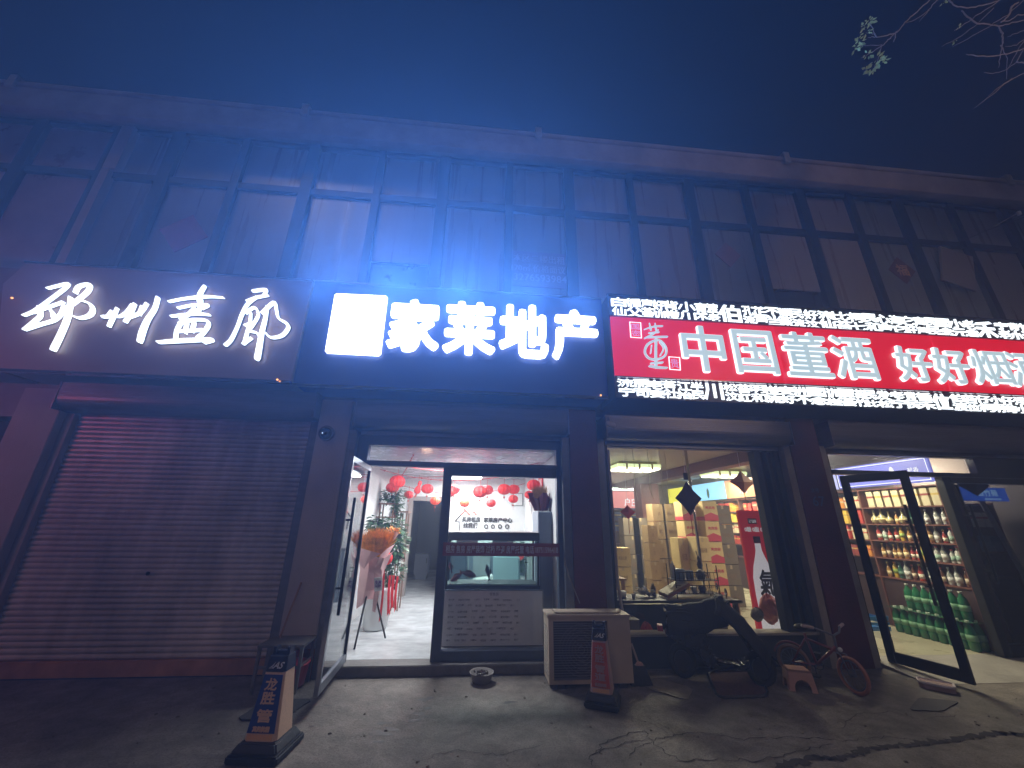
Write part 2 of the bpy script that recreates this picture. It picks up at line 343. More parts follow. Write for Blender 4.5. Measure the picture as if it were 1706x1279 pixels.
# --- ground floor pillars
def pillar(x0, x1, m, y0=-0.15, dado=None, strips=True, mt=m_trim):
    zb = dado or 0.0
    p = MB(); p.box(x0, x1, y0, 0.3, zb, 3.05); o = p.build('pillar', m, bld, bevel=0.006)
    if dado: q = MB(); q.box(x0-.003, x1+.003, y0-.004, 0.3, 0, dado); q.build('pillar_dado', m_redp, bld, bevel=0.004)
    if strips:
        q = MB(); q.box(x0-.10, x0-.002, y0+.02, 0.12, 0, 2.66); q.build('guide_rail', mt, bld, bevel=0.004)
        q = MB(); q.box(x1+.002, x1+.10, y0+.02, 0.12, 0, 2.66); q.build('guide_rail', mt, bld, bevel=0.004)
pillar(-5.55, -5.06, m_pinkpl, strips=False, dado=0.62)
pillar(-2.03, -1.64, m_pinkpl, dado=0.27, mt=m_shbox)
pillar(1.22, 1.60, m_red, mt=m_alu)
pillar(4.38, 4.82, m_red)
pillar(8.42, 8.9, m_red)
W = MB(); W.box(-14, -5.56, 0.3, 0.5, 0, 2.72); W.build('wall', mat('dark_side_opening', (0.03, 0.035, 0.05), 0.6, var=0.3, scale=2), bld)
W = MB(); W.box(8.9, 16, 0.0, 0.4, 0, 3.03); W.build('wall', m_plaster, bld)
q = MB(); vs, fs = [], []
write('67', 4.60, 1.90, -0.156, h=0.13, depth=0.003, mb=q, offset=0.01); write('文号', 4.58, 2.04, -0.156, h=0.06, depth=0.003, mb=q, offset=0.01); q.build('house_number', mat('faded_lettering', (0.09, 0.09, 0.14), 0.7), bld)
# --- rolled-up and closed shutters
def shutter_box(x0, x1, z0, z1, yf=-0.28):
    r = min(0.14, (z1-z0)/2); pts = [(0.12, z0), (yf+r, z0)]
    for k in range(1, 7): t = math.pi/2*k/7; pts.append((yf+r-math.sin(t)*r, z0+r-math.cos(t)*r))
    pts += [(yf, z0+r), (yf, z1), (0.12, z1)]
    b = MB(); b.prism(pts, 'x', x0, x1)
    for k in range(5):
        z = z0+r+.02+(z1-z0-r-.04)*k/5; b.box(x0+.01, x1-.01, yf-.004, yf+.002, z, z+.008)
    b.box(x0-.012, x0+.004, yf-.01, 0.12, z0-.01, z1+.002); b.box(x1-.004, x1+.012, yf-.01, 0.12, z0-.01, z1+.002)
    return b
rs = thing('roller_shutter', (-3.6, 0, 0), 'closed pale ribbed roller shutter below the brush-lettered gallery sign', 'roller shutter')
prof = []; z = 0.15
b = MB(); X0, X1 = -4.97, -2.14; rows = []
while z < 2.78:
    for dz, dy in ((0, .012), (.008, 0), (.024, -.013), (.043, -.013), (.053, 0), (.056, .012)): rows.append([(X0, 0.02+dy, z+dz), (X0+1.4, 0.02+dy, z+dz), (X1, 0.02+dy, z+dz)])
    z += 0.058
b.sheet(rows); b.build('slat_curtain', m_sh, rs)
b = MB(); b.box(X0, X1, -0.03, 0.05, 0.012, 0.15); b.build('bottom_bar', mat('weathered_lamplit_bar', (0.42, 0.20, 0.10), 0.6, var=0.35, scale=4, bump=0.2), rs, bevel=0.004)  # street-lamp orange is put into the bar's colour
shutter_box(-5.03, -2.06, 2.78, 3.10).build('roll_housing', m_shbox, rs)
for x in (-5.04, -2.14):
    b = MB(); b.box(x-.02, x+.07, -0.06, 0.08, 0.012, 2.77); b.build('guide_rail', m_pinkpl if x < -4 else m_shbox, rs, bevel=0.004)
b = MB(); b.cyl((-3.62, -0.01, 0.98), (-3.62, 0.0, 0.98), 0.02); b.build('lock', m_black, rs)
for nm, x0, x1, z0, z1, lab in (('a', -1.56, 1.18, 2.68, 3.0, 'rolled-up shutter housing above the lit estate agency door'), ('b', 1.70, 4.32, 2.64, 2.95, 'rolled-up shutter housing above the liquor shop window'), ('c', 4.92, 8.35, 2.64, 2.98, 'rolled-up shutter housing above the open double doors')):
    t = thing('rolled_shutter', ((x0+x1)/2, 0, z0), lab, 'roller shutter', 'rolled-up shutters')
    shutter_box(x0, x1, z0, z1).build('roll_housing', m_shbox, t); b = MB(); b.box(x0+.05, x1-.05, -0.06, -0.02, z0-.055, z0-.002); b.build('bottom_bar', m_alu, t, bevel=0.004)
# --- step and floors
b = MB(); b.box(-1.60, 1.20, -0.12, 0.10, 0.001, 0.10); b.build('door_step', mat('worn_step_concrete', (0.16, 0.15, 0.145), 0.7, var=0.3, scale=5, bump=0.4), bld, bevel=0.008)
b = MB(); b.prism([(-0.62, 0.003), (0.10, 0.06), (0.10, 0.001), (-0.62, 0.001)], 'x', 4.95, 8.4); b.build('entrance_ramp', mat('ramp_concrete', (0.30, 0.28, 0.25), 0.6, var=0.25, scale=2.2, bump=0.4), bld)
# marble-like agency floor
mf = mat('marble_floor', (0.52, 0.54, 0.56), 0.20, var=0.28, scale=3.2, stretch=(1, 1.6, 1))
b = MB(); b.box(-1.80, 1.20, 0.10, 3.9, 0.02, 0.10); b.box(-1.80, -0.3, 3.9, 8.4, 0.02, 0.10); b.build('shop_floor', mf, bld)
m_white = mat('white_interior_wall', (0.78, 0.80, 0.80), 0.6, var=0.05, scale=2)
m_ceil = mat('white_slat_ceiling', (0.74, 0.76, 0.78), 0.25, var=0.06, scale=2)
b = MB(); b.box(-1.90, -1.80, 0.12, 3.9, 0.1, 2.5); b.box(1.12, 1.22, 0.12, 3.9, 0.1, 2.5)
b.box(-1.80, -1.45, 3.9, 4.0, 0.1, 2.5); b.box(-0.58, 1.12, 3.9, 4.0, 0.1, 2.5); b.box(-1.45, -0.58, 3.9, 4.0, 2.06, 2.5); b.build('interior_wall', m_white, bld)
b = MB()
for k in range(25): b.box(-1.8, 1.12, 0.12+k*.15, 0.12+k*.15+.143, 2.50, 2.54)
b.box(-1.9, 1.2, 0.1, 4.0, 2.55, 2.62); b.build('ceiling', m_ceil, bld)
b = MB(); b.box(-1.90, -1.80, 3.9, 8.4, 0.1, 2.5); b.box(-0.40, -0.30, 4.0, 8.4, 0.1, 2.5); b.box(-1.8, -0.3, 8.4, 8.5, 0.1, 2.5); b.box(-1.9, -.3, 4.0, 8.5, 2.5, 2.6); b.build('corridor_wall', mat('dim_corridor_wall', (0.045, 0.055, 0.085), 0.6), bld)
b = MB(); b.box(-1.45, -1.36, 3.86, 4.04, 0.1, 2.06); b.box(-0.67, -0.58, 3.86, 4.04, 0.1, 2.06); b.box(-1.45, -0.58, 3.857, 4.043, 1.98, 2.07); b.build('doorway_frame', mat('taupe_door_frame', (0.30, 0.26, 0.24), 0.45), bld, bevel=0.004)
# --- liquor shop shell
b = MB(); b.box(1.62, 8.5, 0.10, 9.0, 0.0, 0.06); b.build('shop_floor', mat('beige_tile_floor', (0.42, 0.39, 0.28), 0.28, var=0.12, scale=1.5), bld)
b = MB(); b.box(1.62, 1.70, 0.12, 9.0, 0.06, 2.95); b.box(1.6, 8.5, 9.0, 9.1, 0.06, 2.95); b.box(8.4, 8.5, 0.12, 9.0, 0.06, 2.95); b.build('interior_wall', mat('cream_liquor_wall', (0.40, 0.36, 0.30), 0.7, var=0.1), bld)
b = MB()
for k in range(60): b.box(1.7, 8.4, 0.14+k*.15, 0.14+k*.15+.138, 2.92, 2.96)
b.box(1.6, 8.5, 0.1, 9.1, 2.97, 3.02); b.build('ceiling', mat('cream_slat_ceiling', (0.50, 0.46, 0.36), 0.35, var=0.08, scale=2), bld)
b = MB(); b.box(5.05, 5.35, 0.3, 9.0, 2.70, 2.915); b.build('ceiling_beam', mat('brown_beam', (0.16, 0.07, 0.06), 0.5, var=0.2), bld)
b = MB(); b.box(4.95, 5.50, 6.4, 6.95, 0.06, 2.70); b.build('interior_pillar', mat('red_brown_pillar', (0.20, 0.055, 0.045), 0.45, var=0.25, scale=3), bld)
b = MB(); b.box(1.70, 4.28, 0.0, 0.12, 0.0, 0.33); b.build('window_wall', mat('dark_stall_riser', (0.025, 0.035, 0.045), 0.6, var=0.3), bld)
b = MB(); b.box(1.68, 4.30, -0.06, 0.14, 0.33, 0.355); b.build('window_sill', m_trim, bld)
# --- glazing: agency front
gl = glass('clear_glass'); glr = glass('reflective_glass', (0.9, 0.93, 0.95), 1.6)
sf = thing('agency_shopfront', (-0.2, 0.03, 0.1), 'grey aluminium glazed front with open doorway and fixed pane of the estate agency', 'shop front')
b = MB(); b.box(-1.54, -1.40, -0.03, 0.09, 0.10, 2.66); b.box(1.06, 1.15, -0.03, 0.09, 0.10, 2.66)
b.box(-1.40, 1.06, -0.03, 0.09, 2.50, 2.66); b.box(-1.40, 1.06, -0.028, 0.088, 2.235, 2.30); b.box(-0.32, 1.06, -0.022, 0.08, 2.135, 2.233)
b.box(-0.42, -0.31, -0.026, 0.086, 0.10, 2.233); b.box(-0.31, 1.06, -0.022, 0.08, 0.10, 0.20)
b.build('frame', mat('slate_door_frame', (0.10, 0.12, 0.17), 0.38, metal=0.5, var=0.12), sf, bevel=0.004)
b = MB(); b.box(-1.40, 1.06, 0.035, 0.041, 2.30, 2.50); b.build('transom_glass', glass('frosted_transom', (0.9, 0.92, 0.95), 1.5, 0.08), sf)
b = MB(); b.box(-0.31, 1.06, 0.035, 0.041, 0.20, 2.135); b.build('fixed_glass', gl, sf)
b = MB(); b.box(-0.36, 1.075, -0.034, -0.030, 1.185, 1.335); ban = b.build('window_banner', mat('maroon_banner', (0.22, 0.03, 0.06), 0.6, var=0.1), sf)
q = MB(); write('租房 售房 房屋装饰 过桥 垫资 房屋托管 电话18751596418', 0, 0, -0.037, fit=(-0.325, 1.055, 1.215, 1.305), depth=0.002, mb=q, offset=0.015); q.build('banner_lettering', mat('grey_lettering', (0.55, 0.50, 0.54), 0.6), ban)
# open leaf
dl = thing('open_glass_door', (-1.40, -0.02, 0.11), 'frameless looking glass door leaf with long black pull handle swung open outwards', 'door')
A = Vector((-1.345, -0.03, 0)); B_ = at(524, 1168, -0.93); B_.z = 0; d = (B_-A); Lf = d.length; d.normalize(); n = Vector((d.y, -d.x, 0))
Mx = Matrix((d, n, Vector((0, 0, 1)))).transposed()
def leafbox(a0, a1, z0, z1, t=0.02, off=0): 
    c = A+d*(a0+a1)/2+n*off; return ((c.x, c.y, (z0+z1)/2), (a1-a0, t*2, z1-z0), Mx)
b = MB(); b.rbox(*leafbox(0, 0.035, 0.12, 2.22)); b.build('hinge_stile', m_black, dl)
b = MB(); b.rbox(*leafbox(Lf-.05, Lf, 0.12, 2.22)); b.rbox(*leafbox(0.035, Lf-.05, 0.12, 0.20)); b.rbox(*leafbox(0.035, Lf-.05, 2.16, 2.22)); b.build('leaf_frame', m_alu, dl, bevel=0.003)
b = MB(); b.rbox(*leafbox(0.035, Lf-.05, 0.20, 2.16, 0.004)); b.build('leaf_glass', glr, dl)
hx = Lf-.13; b = MB(); h0 = A+d*hx+n*(-.06); h1 = h0
b.cyl((h0.x, h0.y, 0.72), (h0.x, h0.y, 1.80), 0.016, n=10)
for z in (0.95, 1.58): b.cyl((h0.x, h0.y, z), tuple(A+d*hx+n*.05+Vector((0, 0, z))), 0.011, n=8)
b.build('pull_handle', m_black, dl, smooth=True)
# --- glazing: liquor window
lw = thing('liquor_shop_window', (3.0, 0.05, 0.35), 'large shop window in a dark metal frame showing cartons and shelves', 'window')
b = MB(); b.box(1.70, 1.775, -0.02, 0.10, 0.357, 2.64); b.box(3.90, 3.99, -0.025, 0.105, 0.357, 2.62); b.box(1.775, 4.30, -0.02, 0.10, 2.575, 2.64)
b.box(4.20, 4.28, -0.02, 0.10, 0.357, 2.575); b.box(3.99, 4.20, -0.018, 0.10, 0.357, 0.40); b.box(4.06, 4.085, -0.05, 0.09, 0.40, 2.575)
b.build('frame', mat('dark_teal_frame', (0.04, 0.055, 0.075), 0.35, metal=0.5, var=0.15), lw, bevel=0.004)
b = MB(); b.box(1.775, 3.90, 0.04, 0.046, 0.357, 2.575); b.build('window_glass', gl, lw)
b = MB(); b.box(3.99, 4.20, 0.04, 0.046, 0.40, 2.575); b.build('side_panel', m_black, lw)
# --- glazing: liquor doors
ld = thing('liquor_shop_doorframe', (6.6, 0.03, 0.06), 'black metal frame and transom around the open double doors of the liquor shop', 'shop front')
b = MB(); b.box(4.93, 5.03, -0.03, 0.09, 0.03, 2.62); b.box(8.28, 8.38, -0.03, 0.09, 0.03, 2.62); b.box(5.03, 8.28, -0.03, 0.09, 2.285, 2.345); b.box(5.03, 8.28, -0.03, 0.09, 2.57, 2.62); b.box(7.38, 8.28, -0.02, 0.08, 2.34, 2.57)
b.build('frame', m_black, ld, bevel=0.004); b = MB(); b.box(5.03, 7.38, 0.03, 0.036, 2.34, 2.57); b.build('transom_glass', gl, ld)
dl2 = thing('open_black_door', (5.12, -0.05, 0.06), 'left leaf of the black framed double doors, swung open over the ramp', 'door')
A = Vector((5.10, -0.06, 0)); B_ = at(1622, 1130, -0.80); B_.z = 0; d = (B_-A); Lf = d.length; d.normalize(); n = Vector((d.y, -d.x, 0)); Mx = Matrix((d, n, Vector((0, 0, 1)))).transposed()
b = MB(); b.rbox(*leafbox(0, .09, .05, 2.25)); b.rbox(*leafbox(Lf-.085, Lf, .05, 2.25)); b.rbox(*leafbox(.09, Lf-.085, .05, .17)); b.rbox(*leafbox(.09, Lf-.085, 2.15, 2.25)); b.build('leaf_frame', m_black, dl2, bevel=0.004)
b = MB(); b.rbox(*leafbox(.09, Lf-.085, .17, 2.15, .004)); b.build('leaf_glass', gl, dl2)
b = MB(); h0 = A+d*(Lf-.15)-n*.05; b.cyl((h0.x, h0.y, .75), (h0.x, h0.y, 1.85), .017)
for z in (.95, 1.65): b.cyl((h0.x, h0.y, z), tuple(h0+n*.07+Vector((0, 0, z))), .011)
b.build('pull_handle', m_black, dl2)
rd = thing('closed_black_door', (7.4, 0.02, 0.06), 'right leaf of the black framed double doors, closed and reflecting the street', 'door')
b = MB(); b.box(6.72, 6.84, -0.045, 0.055, .06, 2.28); b.box(8.16, 8.27, -0.045, 0.055, .06, 2.28); b.box(6.84, 8.16, -0.045, 0.055, .06, .20); b.box(6.84, 8.16, -0.045, 0.055, 2.20, 2.28); b.build('leaf_frame', m_black, rd, bevel=0.004)
b = MB(); b.box(6.84, 8.16, 0.0, 0.006, .2, 2.20); b.build('leaf_glass', glass('smoked_glass', (0.62, 0.64, 0.68), 1.5), rd)
b = MB(); b.cyl((6.93, -0.10, .9), (6.93, -0.10, 1.9), .016)
for z in (1.05, 1.75): b.cyl((6.93, -0.10, z), (6.93, 0.0, z), .011)
b.build('pull_handle', m_black, rd)

# ================================================================== SIGNS
m_steel = mat('polished_sign_trim', (0.5, 0.47, 0.48), 0.15, metal=1.0)
e_white = emis('lit_white_letter', (0.93, 0.97, 1.0), 3.4)
e_white2 = emis('lit_gallery_letter', (0.88, 0.95, 1.0), 2.0)
# gallery
gs_ = thing('gallery_sign', (-4.0, -0.3, 3.18), 'brown fascia sign with white glowing brush-script characters above the closed shutter', 'sign')
b = MB(); b.prism([(-5.62, 3.18), (-2.33, 3.18), (-2.33, 4.62), (-5.86, 4.62), (-6.0, 4.3)], 'y', -0.45, 0.10)
b.build('sign_panel', mat('rosy_brown_panel', (0.36, 0.25, 0.24), 0.42, var=0.08, scale=1.5), gs_)
b = MB(); b.box(-14, -5.7, -0.38, 0.10, 3.18, 4.58); b.build('side_panel', mat('rosy_side_panel', (0.22, 0.13, 0.13), 0.5, var=0.1, scale=2), gs_)
b = MB(); b.box(-5.64, -2.33, -0.47, -0.40, 3.145, 3.178); b.box(-5.88, -2.33, -0.465, -0.40, 4.622, 4.645); b.build('sign_trim', m_steel, gs_)
cv = lambda x, y: at(x/3.279, 420+y/3.279, -0.50)
GAL = [
 [[(262,198,10),(300,188,14),(372,172,18),(352,200,16),(300,240,16),(230,292,18),(180,325,18),(132,345,12)],[(180,330,12),(260,302,14),(345,272,10)],[(215,300,16),(222,345,20),(185,382,22),(140,420,24)],
  [(150,418,20),(225,394,20),(295,372,20),(335,335,16),(352,290,12)],[(262,300,10),(288,330,12),(292,358,12)],[(412,222,10),(432,188,15),(490,176,18),(482,212,16),(440,250,14),(395,285,12)],
  [(440,262,10),(488,280,15),(508,312,19),(490,345,20),(440,360,18),(402,350,10)],[(388,250,16),(382,300,22),(366,370,26),(332,450,32),(300,515,36),(294,528,30)]],
 [[(568,352,26),(588,350,24),(610,322,12)],[(640,308,14),(620,352,26),(598,400,24)],[(602,345,9),(650,352,12),(690,330,14),(722,288,12)],[(736,285,16),(712,338,26),(688,376,24)],
  [(700,358,10),(745,342,14),(775,322,14),(802,282,14)],[(778,298,10),(762,340,12)],[(862,252,22),(845,310,22),(806,370,32),(780,430,38),(766,482,34)]],
 [[(1115,190,26),(1092,230,30),(1085,268,18)],[(925,270,12),(1000,255,16),(1090,245,26),(1150,243,16),(1220,248,8)],[(975,305,12),(1060,288,14),(1136,288,16),(1105,308,12)],
  [(940,350,16),(1000,342,18),(1080,336,20),(1142,342,14)],[(1062,308,22),(1032,338,20),(988,366,14)],[(1100,260,14),(1085,330,16)],[(988,385,14),(966,430,16),(960,472,18)],[(985,388,14),(1050,370,16),(1122,372,18),(1140,395,18),(1112,440,18),(1082,465,14)],
  [(1022,385,12),(1012,440,12)],[(1062,382,12),(1050,432,14)],[(972,432,14),(1050,428,14),(1112,424,12)],[(870,492,18),(960,485,28),(1060,480,28),(1160,478,22),(1118,494,14)]],
 [[(1386,212,22),(1452,206,24),(1440,236,14)],[(1350,266,12),(1400,248,18),(1460,236,16)],[(1400,246,14),(1352,285,20),(1322,340,20),(1296,410,18),(1262,478,22),(1236,504,26)],
  [(1345,332,12),(1390,302,14),(1412,340,14),(1390,384,14)],[(1370,332,12),(1366,380,16),(1350,440,18),(1336,495,22)],[(1340,400,12),(1386,386,14),(1362,428,12),(1402,440,14),(1422,470,14)],[(1330,500,14),(1372,470,14)],
  [(1460,300,14),(1450,360,20),(1430,440,28),(1416,520,34),(1406,576,36)],[(1432,332,12),(1496,275,17),(1510,312,16),(1522,360,14),(1564,388,18),(1574,415,20),(1540,455,18),(1482,466,14),(1450,440,10)]]]
for ch in GAL:
    b = MB()
    for k, st in enumerate(ch): brush(b, st, cv, 0.028+0.0015*k)
    b.build('brush_character', e_white2, gs_)
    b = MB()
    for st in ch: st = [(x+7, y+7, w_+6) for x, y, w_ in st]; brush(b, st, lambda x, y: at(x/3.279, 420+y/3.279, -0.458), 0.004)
    b.build('letter_shadow', mat('dark_letter_shadow', (0.03, 0.04, 0.07), 0.5), gs_)  # shadow around the letters drawn as dark offset strokes
# agency
as_ = thing('agency_sign', (-0.3, -0.3, 3.16), 'dark blue fascia sign with a blank glowing white square and four bold white characters', 'sign')
b = MB(); b.box(-2.31, 1.70, -0.42, 0.10, 3.16, 4.63); b.build('sign_panel', mat('navy_panel', (0.03, 0.07, 0.30), 0.4, var=0.08, scale=1.5), as_)
b = MB(); b.box(-2.31, 1.70, -0.45, -0.40, 3.125, 3.158); b.box(-2.31, 1.70, -0.44, -0.40, 4.632, 4.66); b.build('sign_trim', m_steel, as_)
yq = -0.50
c4 = [at(*p, yq) for p in ((557, 487), (645, 491), (633, 591), (540, 586))]
b = MB(); b.add([p+Vector((0, dy, 0)) for dy in (0, .07) for p in c4], [(0,1,2,3),(4,5,6,7),(0,1,5,4),(1,2,6,5),(2,3,7,6),(3,0,4,7)]); b.build('logo_square', e_white, as_, bevel=0.02)
def px_fit(l, r, t, bt, y, xm=None):
    ym = (t[1]+bt[1])/2; a = at(l, ym, y).x; c = at(r, ym, y).x; return (a, c, at(*bt, y).z, at(*t, y).z)
for ch, l, r, t, bt in (('家', 646, 733, (697, 498), (690, 584)), ('莱', 739, 826, (783, 502), (778, 589)), ('地', 832, 914, (880, 507), (872, 594)), ('产', 920, 997, (958, 515), (948, 598))):
    q = MB(); write(ch, 0, 0, yq+.035, fit=tuple(v+c for v, c in zip(px_fit(l, r, t, bt, yq), (.026, -.026, .026, -.026))), bold=0.026, depth=0.06, mb=q); q.build('character', e_white, as_)
# liquor sign
ls = thing('liquor_sign', (5.2, -0.4, 3.12), 'red lit fascia sign with pale characters between two bands of jumbled glowing white characters', 'sign')
XA, XB = 1.76, 9.6
b = MB(); b.box(XA, XB, -0.52, 0.10, 3.12, 4.66); b.build('sign_box', mat('black_sign_box', (0.015, 0.02, 0.025), 0.4), ls)
b = MB(); b.box(XA+.01, XB, -0.55, -0.523, 3.41, 4.295); b.build('red_face', mat('lit_red_face', (0.45, 0.005, 0.02), 0.35, emit=(1.0, 0.0, 0.018), es=0.62, var=0.05), ls)
for px in (1293, 1553):
    p = at(px, 570, -0.55); b = MB(); b.box(p.x-.014, p.x+.014, -0.556, -0.551, 3.42, 4.28); b.build('panel_joint', mat('joint_red', (0.5, 0.01, 0.03), 0.3, emit=(1, 0.02, 0.05), es=0.75), ls)
e_led = emis('led_white', (0.90, 0.97, 1.0), 1.9)
m_face = mat('pale_letter_face', (0.6, 0.68, 0.7), 0.3, emit=(0.56, 0.76, 0.84), es=0.72)  # unlit letter faces, given emission so they read brighter
e_edge = emis('lit_letter_edge', (0.86, 0.94, 1.0), 1.6)
def band_px(px, py): return at(px, py, -0.56)
for z0, z1, seq in ((4.325, 4.625, 0), (3.145, 3.385, 1)):
    q = MB(); rnd = random.Random(11+seq)
    pool = '不國老民它心抬恩七民元广循安念伯芦淮苛背荟冷红洲仙老和竹明丽好流小松禾椪川育当位江训苔妾流翟代宁鸿汶渡汤孔比社仔柴声小白半好柯背浮苔海女父汽仙芷发'
    x = XA+.05; H = z1-z0; i = 0; bigs = [8, 27, 40] if seq == 0 else [6, 22, 33]; dy = 0
    while x < XB-.1:
        if i in bigs:
            wch = H*1.15; write('伯禾本川位舟'[(bigs.index(i)+3*seq) % 6], 0, 0, -0.522-.001, fit=(x, x+wch, z0, z1), offset=0.03, depth=0.012, mb=q, res=1); x += wch+.02
        else:
            wch = rnd.uniform(.16, .26); cut = H*rnd.uniform(.42, .58)
            write(rnd.choice(pool), 0, 0, -0.523, fit=(x+rnd.uniform(-.02, .02), x+wch+.006, z0+cut+.006, z1), bold=rnd.uniform(.002, .0045), offset=.004, depth=0.012, mb=q, res=1)
            write(rnd.choice(pool), 0, 0, -0.523, fit=(x, x+wch+rnd.uniform(-.01, .02), z0, z0+cut-.004), bold=rnd.uniform(.002, .0045), offset=.004, depth=0.012, mb=q, res=1); x += wch+.004
        i += 1
    q.build('led_lettering', e_led, ls)
b = MB(); b.box(XA-.01, XB, -0.545, -0.50, 4.665, 4.68); b.box(XA, XB, -0.575, -0.553, 4.296, 4.312); b.box(XA, XB, -0.575, -0.553, 3.392, 3.408); b.build('sign_trim', m_steel, ls)
for ch, l, r, t, bt in (('中', 1135, 1209, (1168, 542), (1180, 621)), ('国', 1222, 1293, (1252, 549), (1262, 624)), ('董', 1306, 1382, (1342, 553), (1352, 629)), ('酒', 1388, 1459, (1418, 559), (1432, 633)),
                        ('好', 1493, 1553, (1518, 576), (1530, 637)), ('好', 1555, 1615, (1580, 579), (1592, 641)), ('烟', 1618, 1682, (1642, 582), (1655, 642)), ('酒', 1680, 1742, (1702, 586), (1714, 647))):
    f = px_fit(l, r, t, bt, -0.58)
    q = MB(); write(ch, 0, 0, -0.565, fit=tuple(v+c for v, c in zip(f, (.024, -.024, .024, -.024))), bold=0.019, depth=0.03, mb=q); o = q.build('character', e_edge, ls)
    f2 = (f[0]+.025, f[1]-.025, f[2]+.025, f[3]-.025)
    q = MB(); write(ch, 0, 0, -0.590, fit=f2, bold=0.009, depth=0.008, mb=q); q.build('letter_face', m_face, o)
cv3 = lambda x, y: at(1000+x/4.736, 470+y/4.736, -0.575)
b = MB()
for k, st in enumerate([[(388,325,12),(400,375,20)],[(432,325,10),(440,372,18)],[(350,372,12),(420,350,18),(488,346,18)],[(455,378,14),(410,412,20),(352,442,16)],[(375,436,14),(450,432,22),(525,430,20)],[(385,400,14),(460,395,16)],
   [(440,455,20),(375,490,24),(352,550,22),(385,600,22),(450,608,22),(510,580,20),(520,520,18),(480,465,18),(440,455,18)],[(440,450,24),(438,560,24),(440,670,26)],[(405,500,10),(398,560,12)],[(470,475,14),(500,520,14),(475,575,14)],[(402,640,18),(488,634,20)],[(392,662,22),(450,672,24),(522,676,20)]]):
    brush(b, st, cv3, 0.012+.001*k)
b.build('brush_emblem', m_face, ls)
for (x0, y0, x1, y1), tx in (((236, 310, 322, 436), '国\n密'), ((545, 585, 630, 690), '贵')):
    P = [cv3(x0, y0), cv3(x1, y0+6), cv3(x1+6, y1), cv3(x0+8, y1-6)]; b = MB(); b.tube([(p.x, -0.562, p.z) for p in P], 0.008, 6, True); b.build('seal_border', e_edge, ls)
    zt = (P[0].z+P[1].z)/2; zb = (P[2].z+P[3].z)/2; x0_, x1_ = (P[0].x+P[3].x)/2+.02, (P[1].x+P[2].x)/2-.02; q = MB()
    L_ = tx.split('\n'); hh = (zt-zb-.04)/len(L_)
    for k, c in enumerate(L_): write(c, 0, 0, -0.562, fit=(x0_, x1_, zt-.02-hh*(k+1)+.006, zt-.02-hh*k-.006), depth=0.01, mb=q)
    q.build('seal_character', mat('pink_seal', (0.7, 0.4, 0.6), 0.4, emit=(0.8, 0.35, 0.7), es=0.6), ls)
# ================================================================== AGENCY INTERIOR
e_lamp = emis('ceiling_lamp_glow', (1.0, 0.99, 0.95), 7.0)
cl = thing('ceiling_lamp', (-0.25, 3.0, 2.42), 'rectangular glowing ceiling lamp in the estate agency', 'lamp')
b = MB(); b.box(-0.58, 0.12, 2.55, 3.25, 2.40, 2.44); b.build('diffuser', e_lamp, cl, bevel=0.01)
b = MB(); b.box(-0.62, 0.16, 2.51, 3.29, 2.445, 2.498); b.build('lamp_frame', m_alu, cl, bevel=0.005)
lamp('agency_ceiling_light', 'AREA', (-0.25, 2.9, 2.39), (-0.25, 2.9, 0), 85, (0.96, 0.99, 1.0), 0.7, 0.7)
lamp('agency_front_fill', 'AREA', (-0.4, 1.0, 2.48), (-0.4, 1.0, 0), 80, (0.96, 0.99, 1.0), 0.9, 0.3)  # area light without a fixture, added to brighten the shop front and ground
# --- lanterns on strings
m_lan = mat('red_paper_lantern', (0.75, 0.035, 0.03), 0.6, var=0.15, scale=30, emit=(0.9, 0.05, 0.03), es=0.10)
m_lano = mat('orange_paper_lantern', (0.85, 0.07, 0.02), 0.6, var=0.15, scale=30, emit=(1.0, 0.07, 0.02), es=0.22)
m_str = mat('red_garland_string', (0.55, 0.06, 0.07), 0.6)
m_tas = mat('lantern_tassel', (0.45, 0.08, 0.05), 0.7)
def lantern(p, r, label, m=m_lan, squash=0.86):
    t = thing('paper_lantern', p, label, 'lantern', 'red paper lanterns hung across the agency ceiling')
    n = 24; rows = []
    for i in range(9):
        th = math.pi*i/8; row = []
        for k in range(n+1):
            ph = 2*math.pi*k/n; rr = r*math.sin(th)*(1.0 if k % 2 else 0.90)+0.012; row.append((p[0]+rr*math.cos(ph), p[1]+rr*math.sin(ph), p[2]+r*squash*math.cos(th)))
        rows.append(row)
    b = MB(); b.sheet(rows); b.build('lantern_body', m, t)
    b = MB(); b.cyl((p[0], p[1], p[2]+r*squash), (p[0], p[1], p[2]+r*squash+.1), 0.003, n=5); b.build('hanging_string', m_str, t)
    b = MB(); b.cyl((p[0], p[1], p[2]-r*squash), (p[0], p[1], p[2]-r*squash-.03), 0.004, n=5); b.ball((p[0], p[1], p[2]-r*squash-.045), 0.018, 8); b.cyl((p[0], p[1], p[2]-r*squash-.06), (p[0], p[1], p[2]-r*squash-.13), 0.003, n=5); b.build('tassel', m_tas, t)
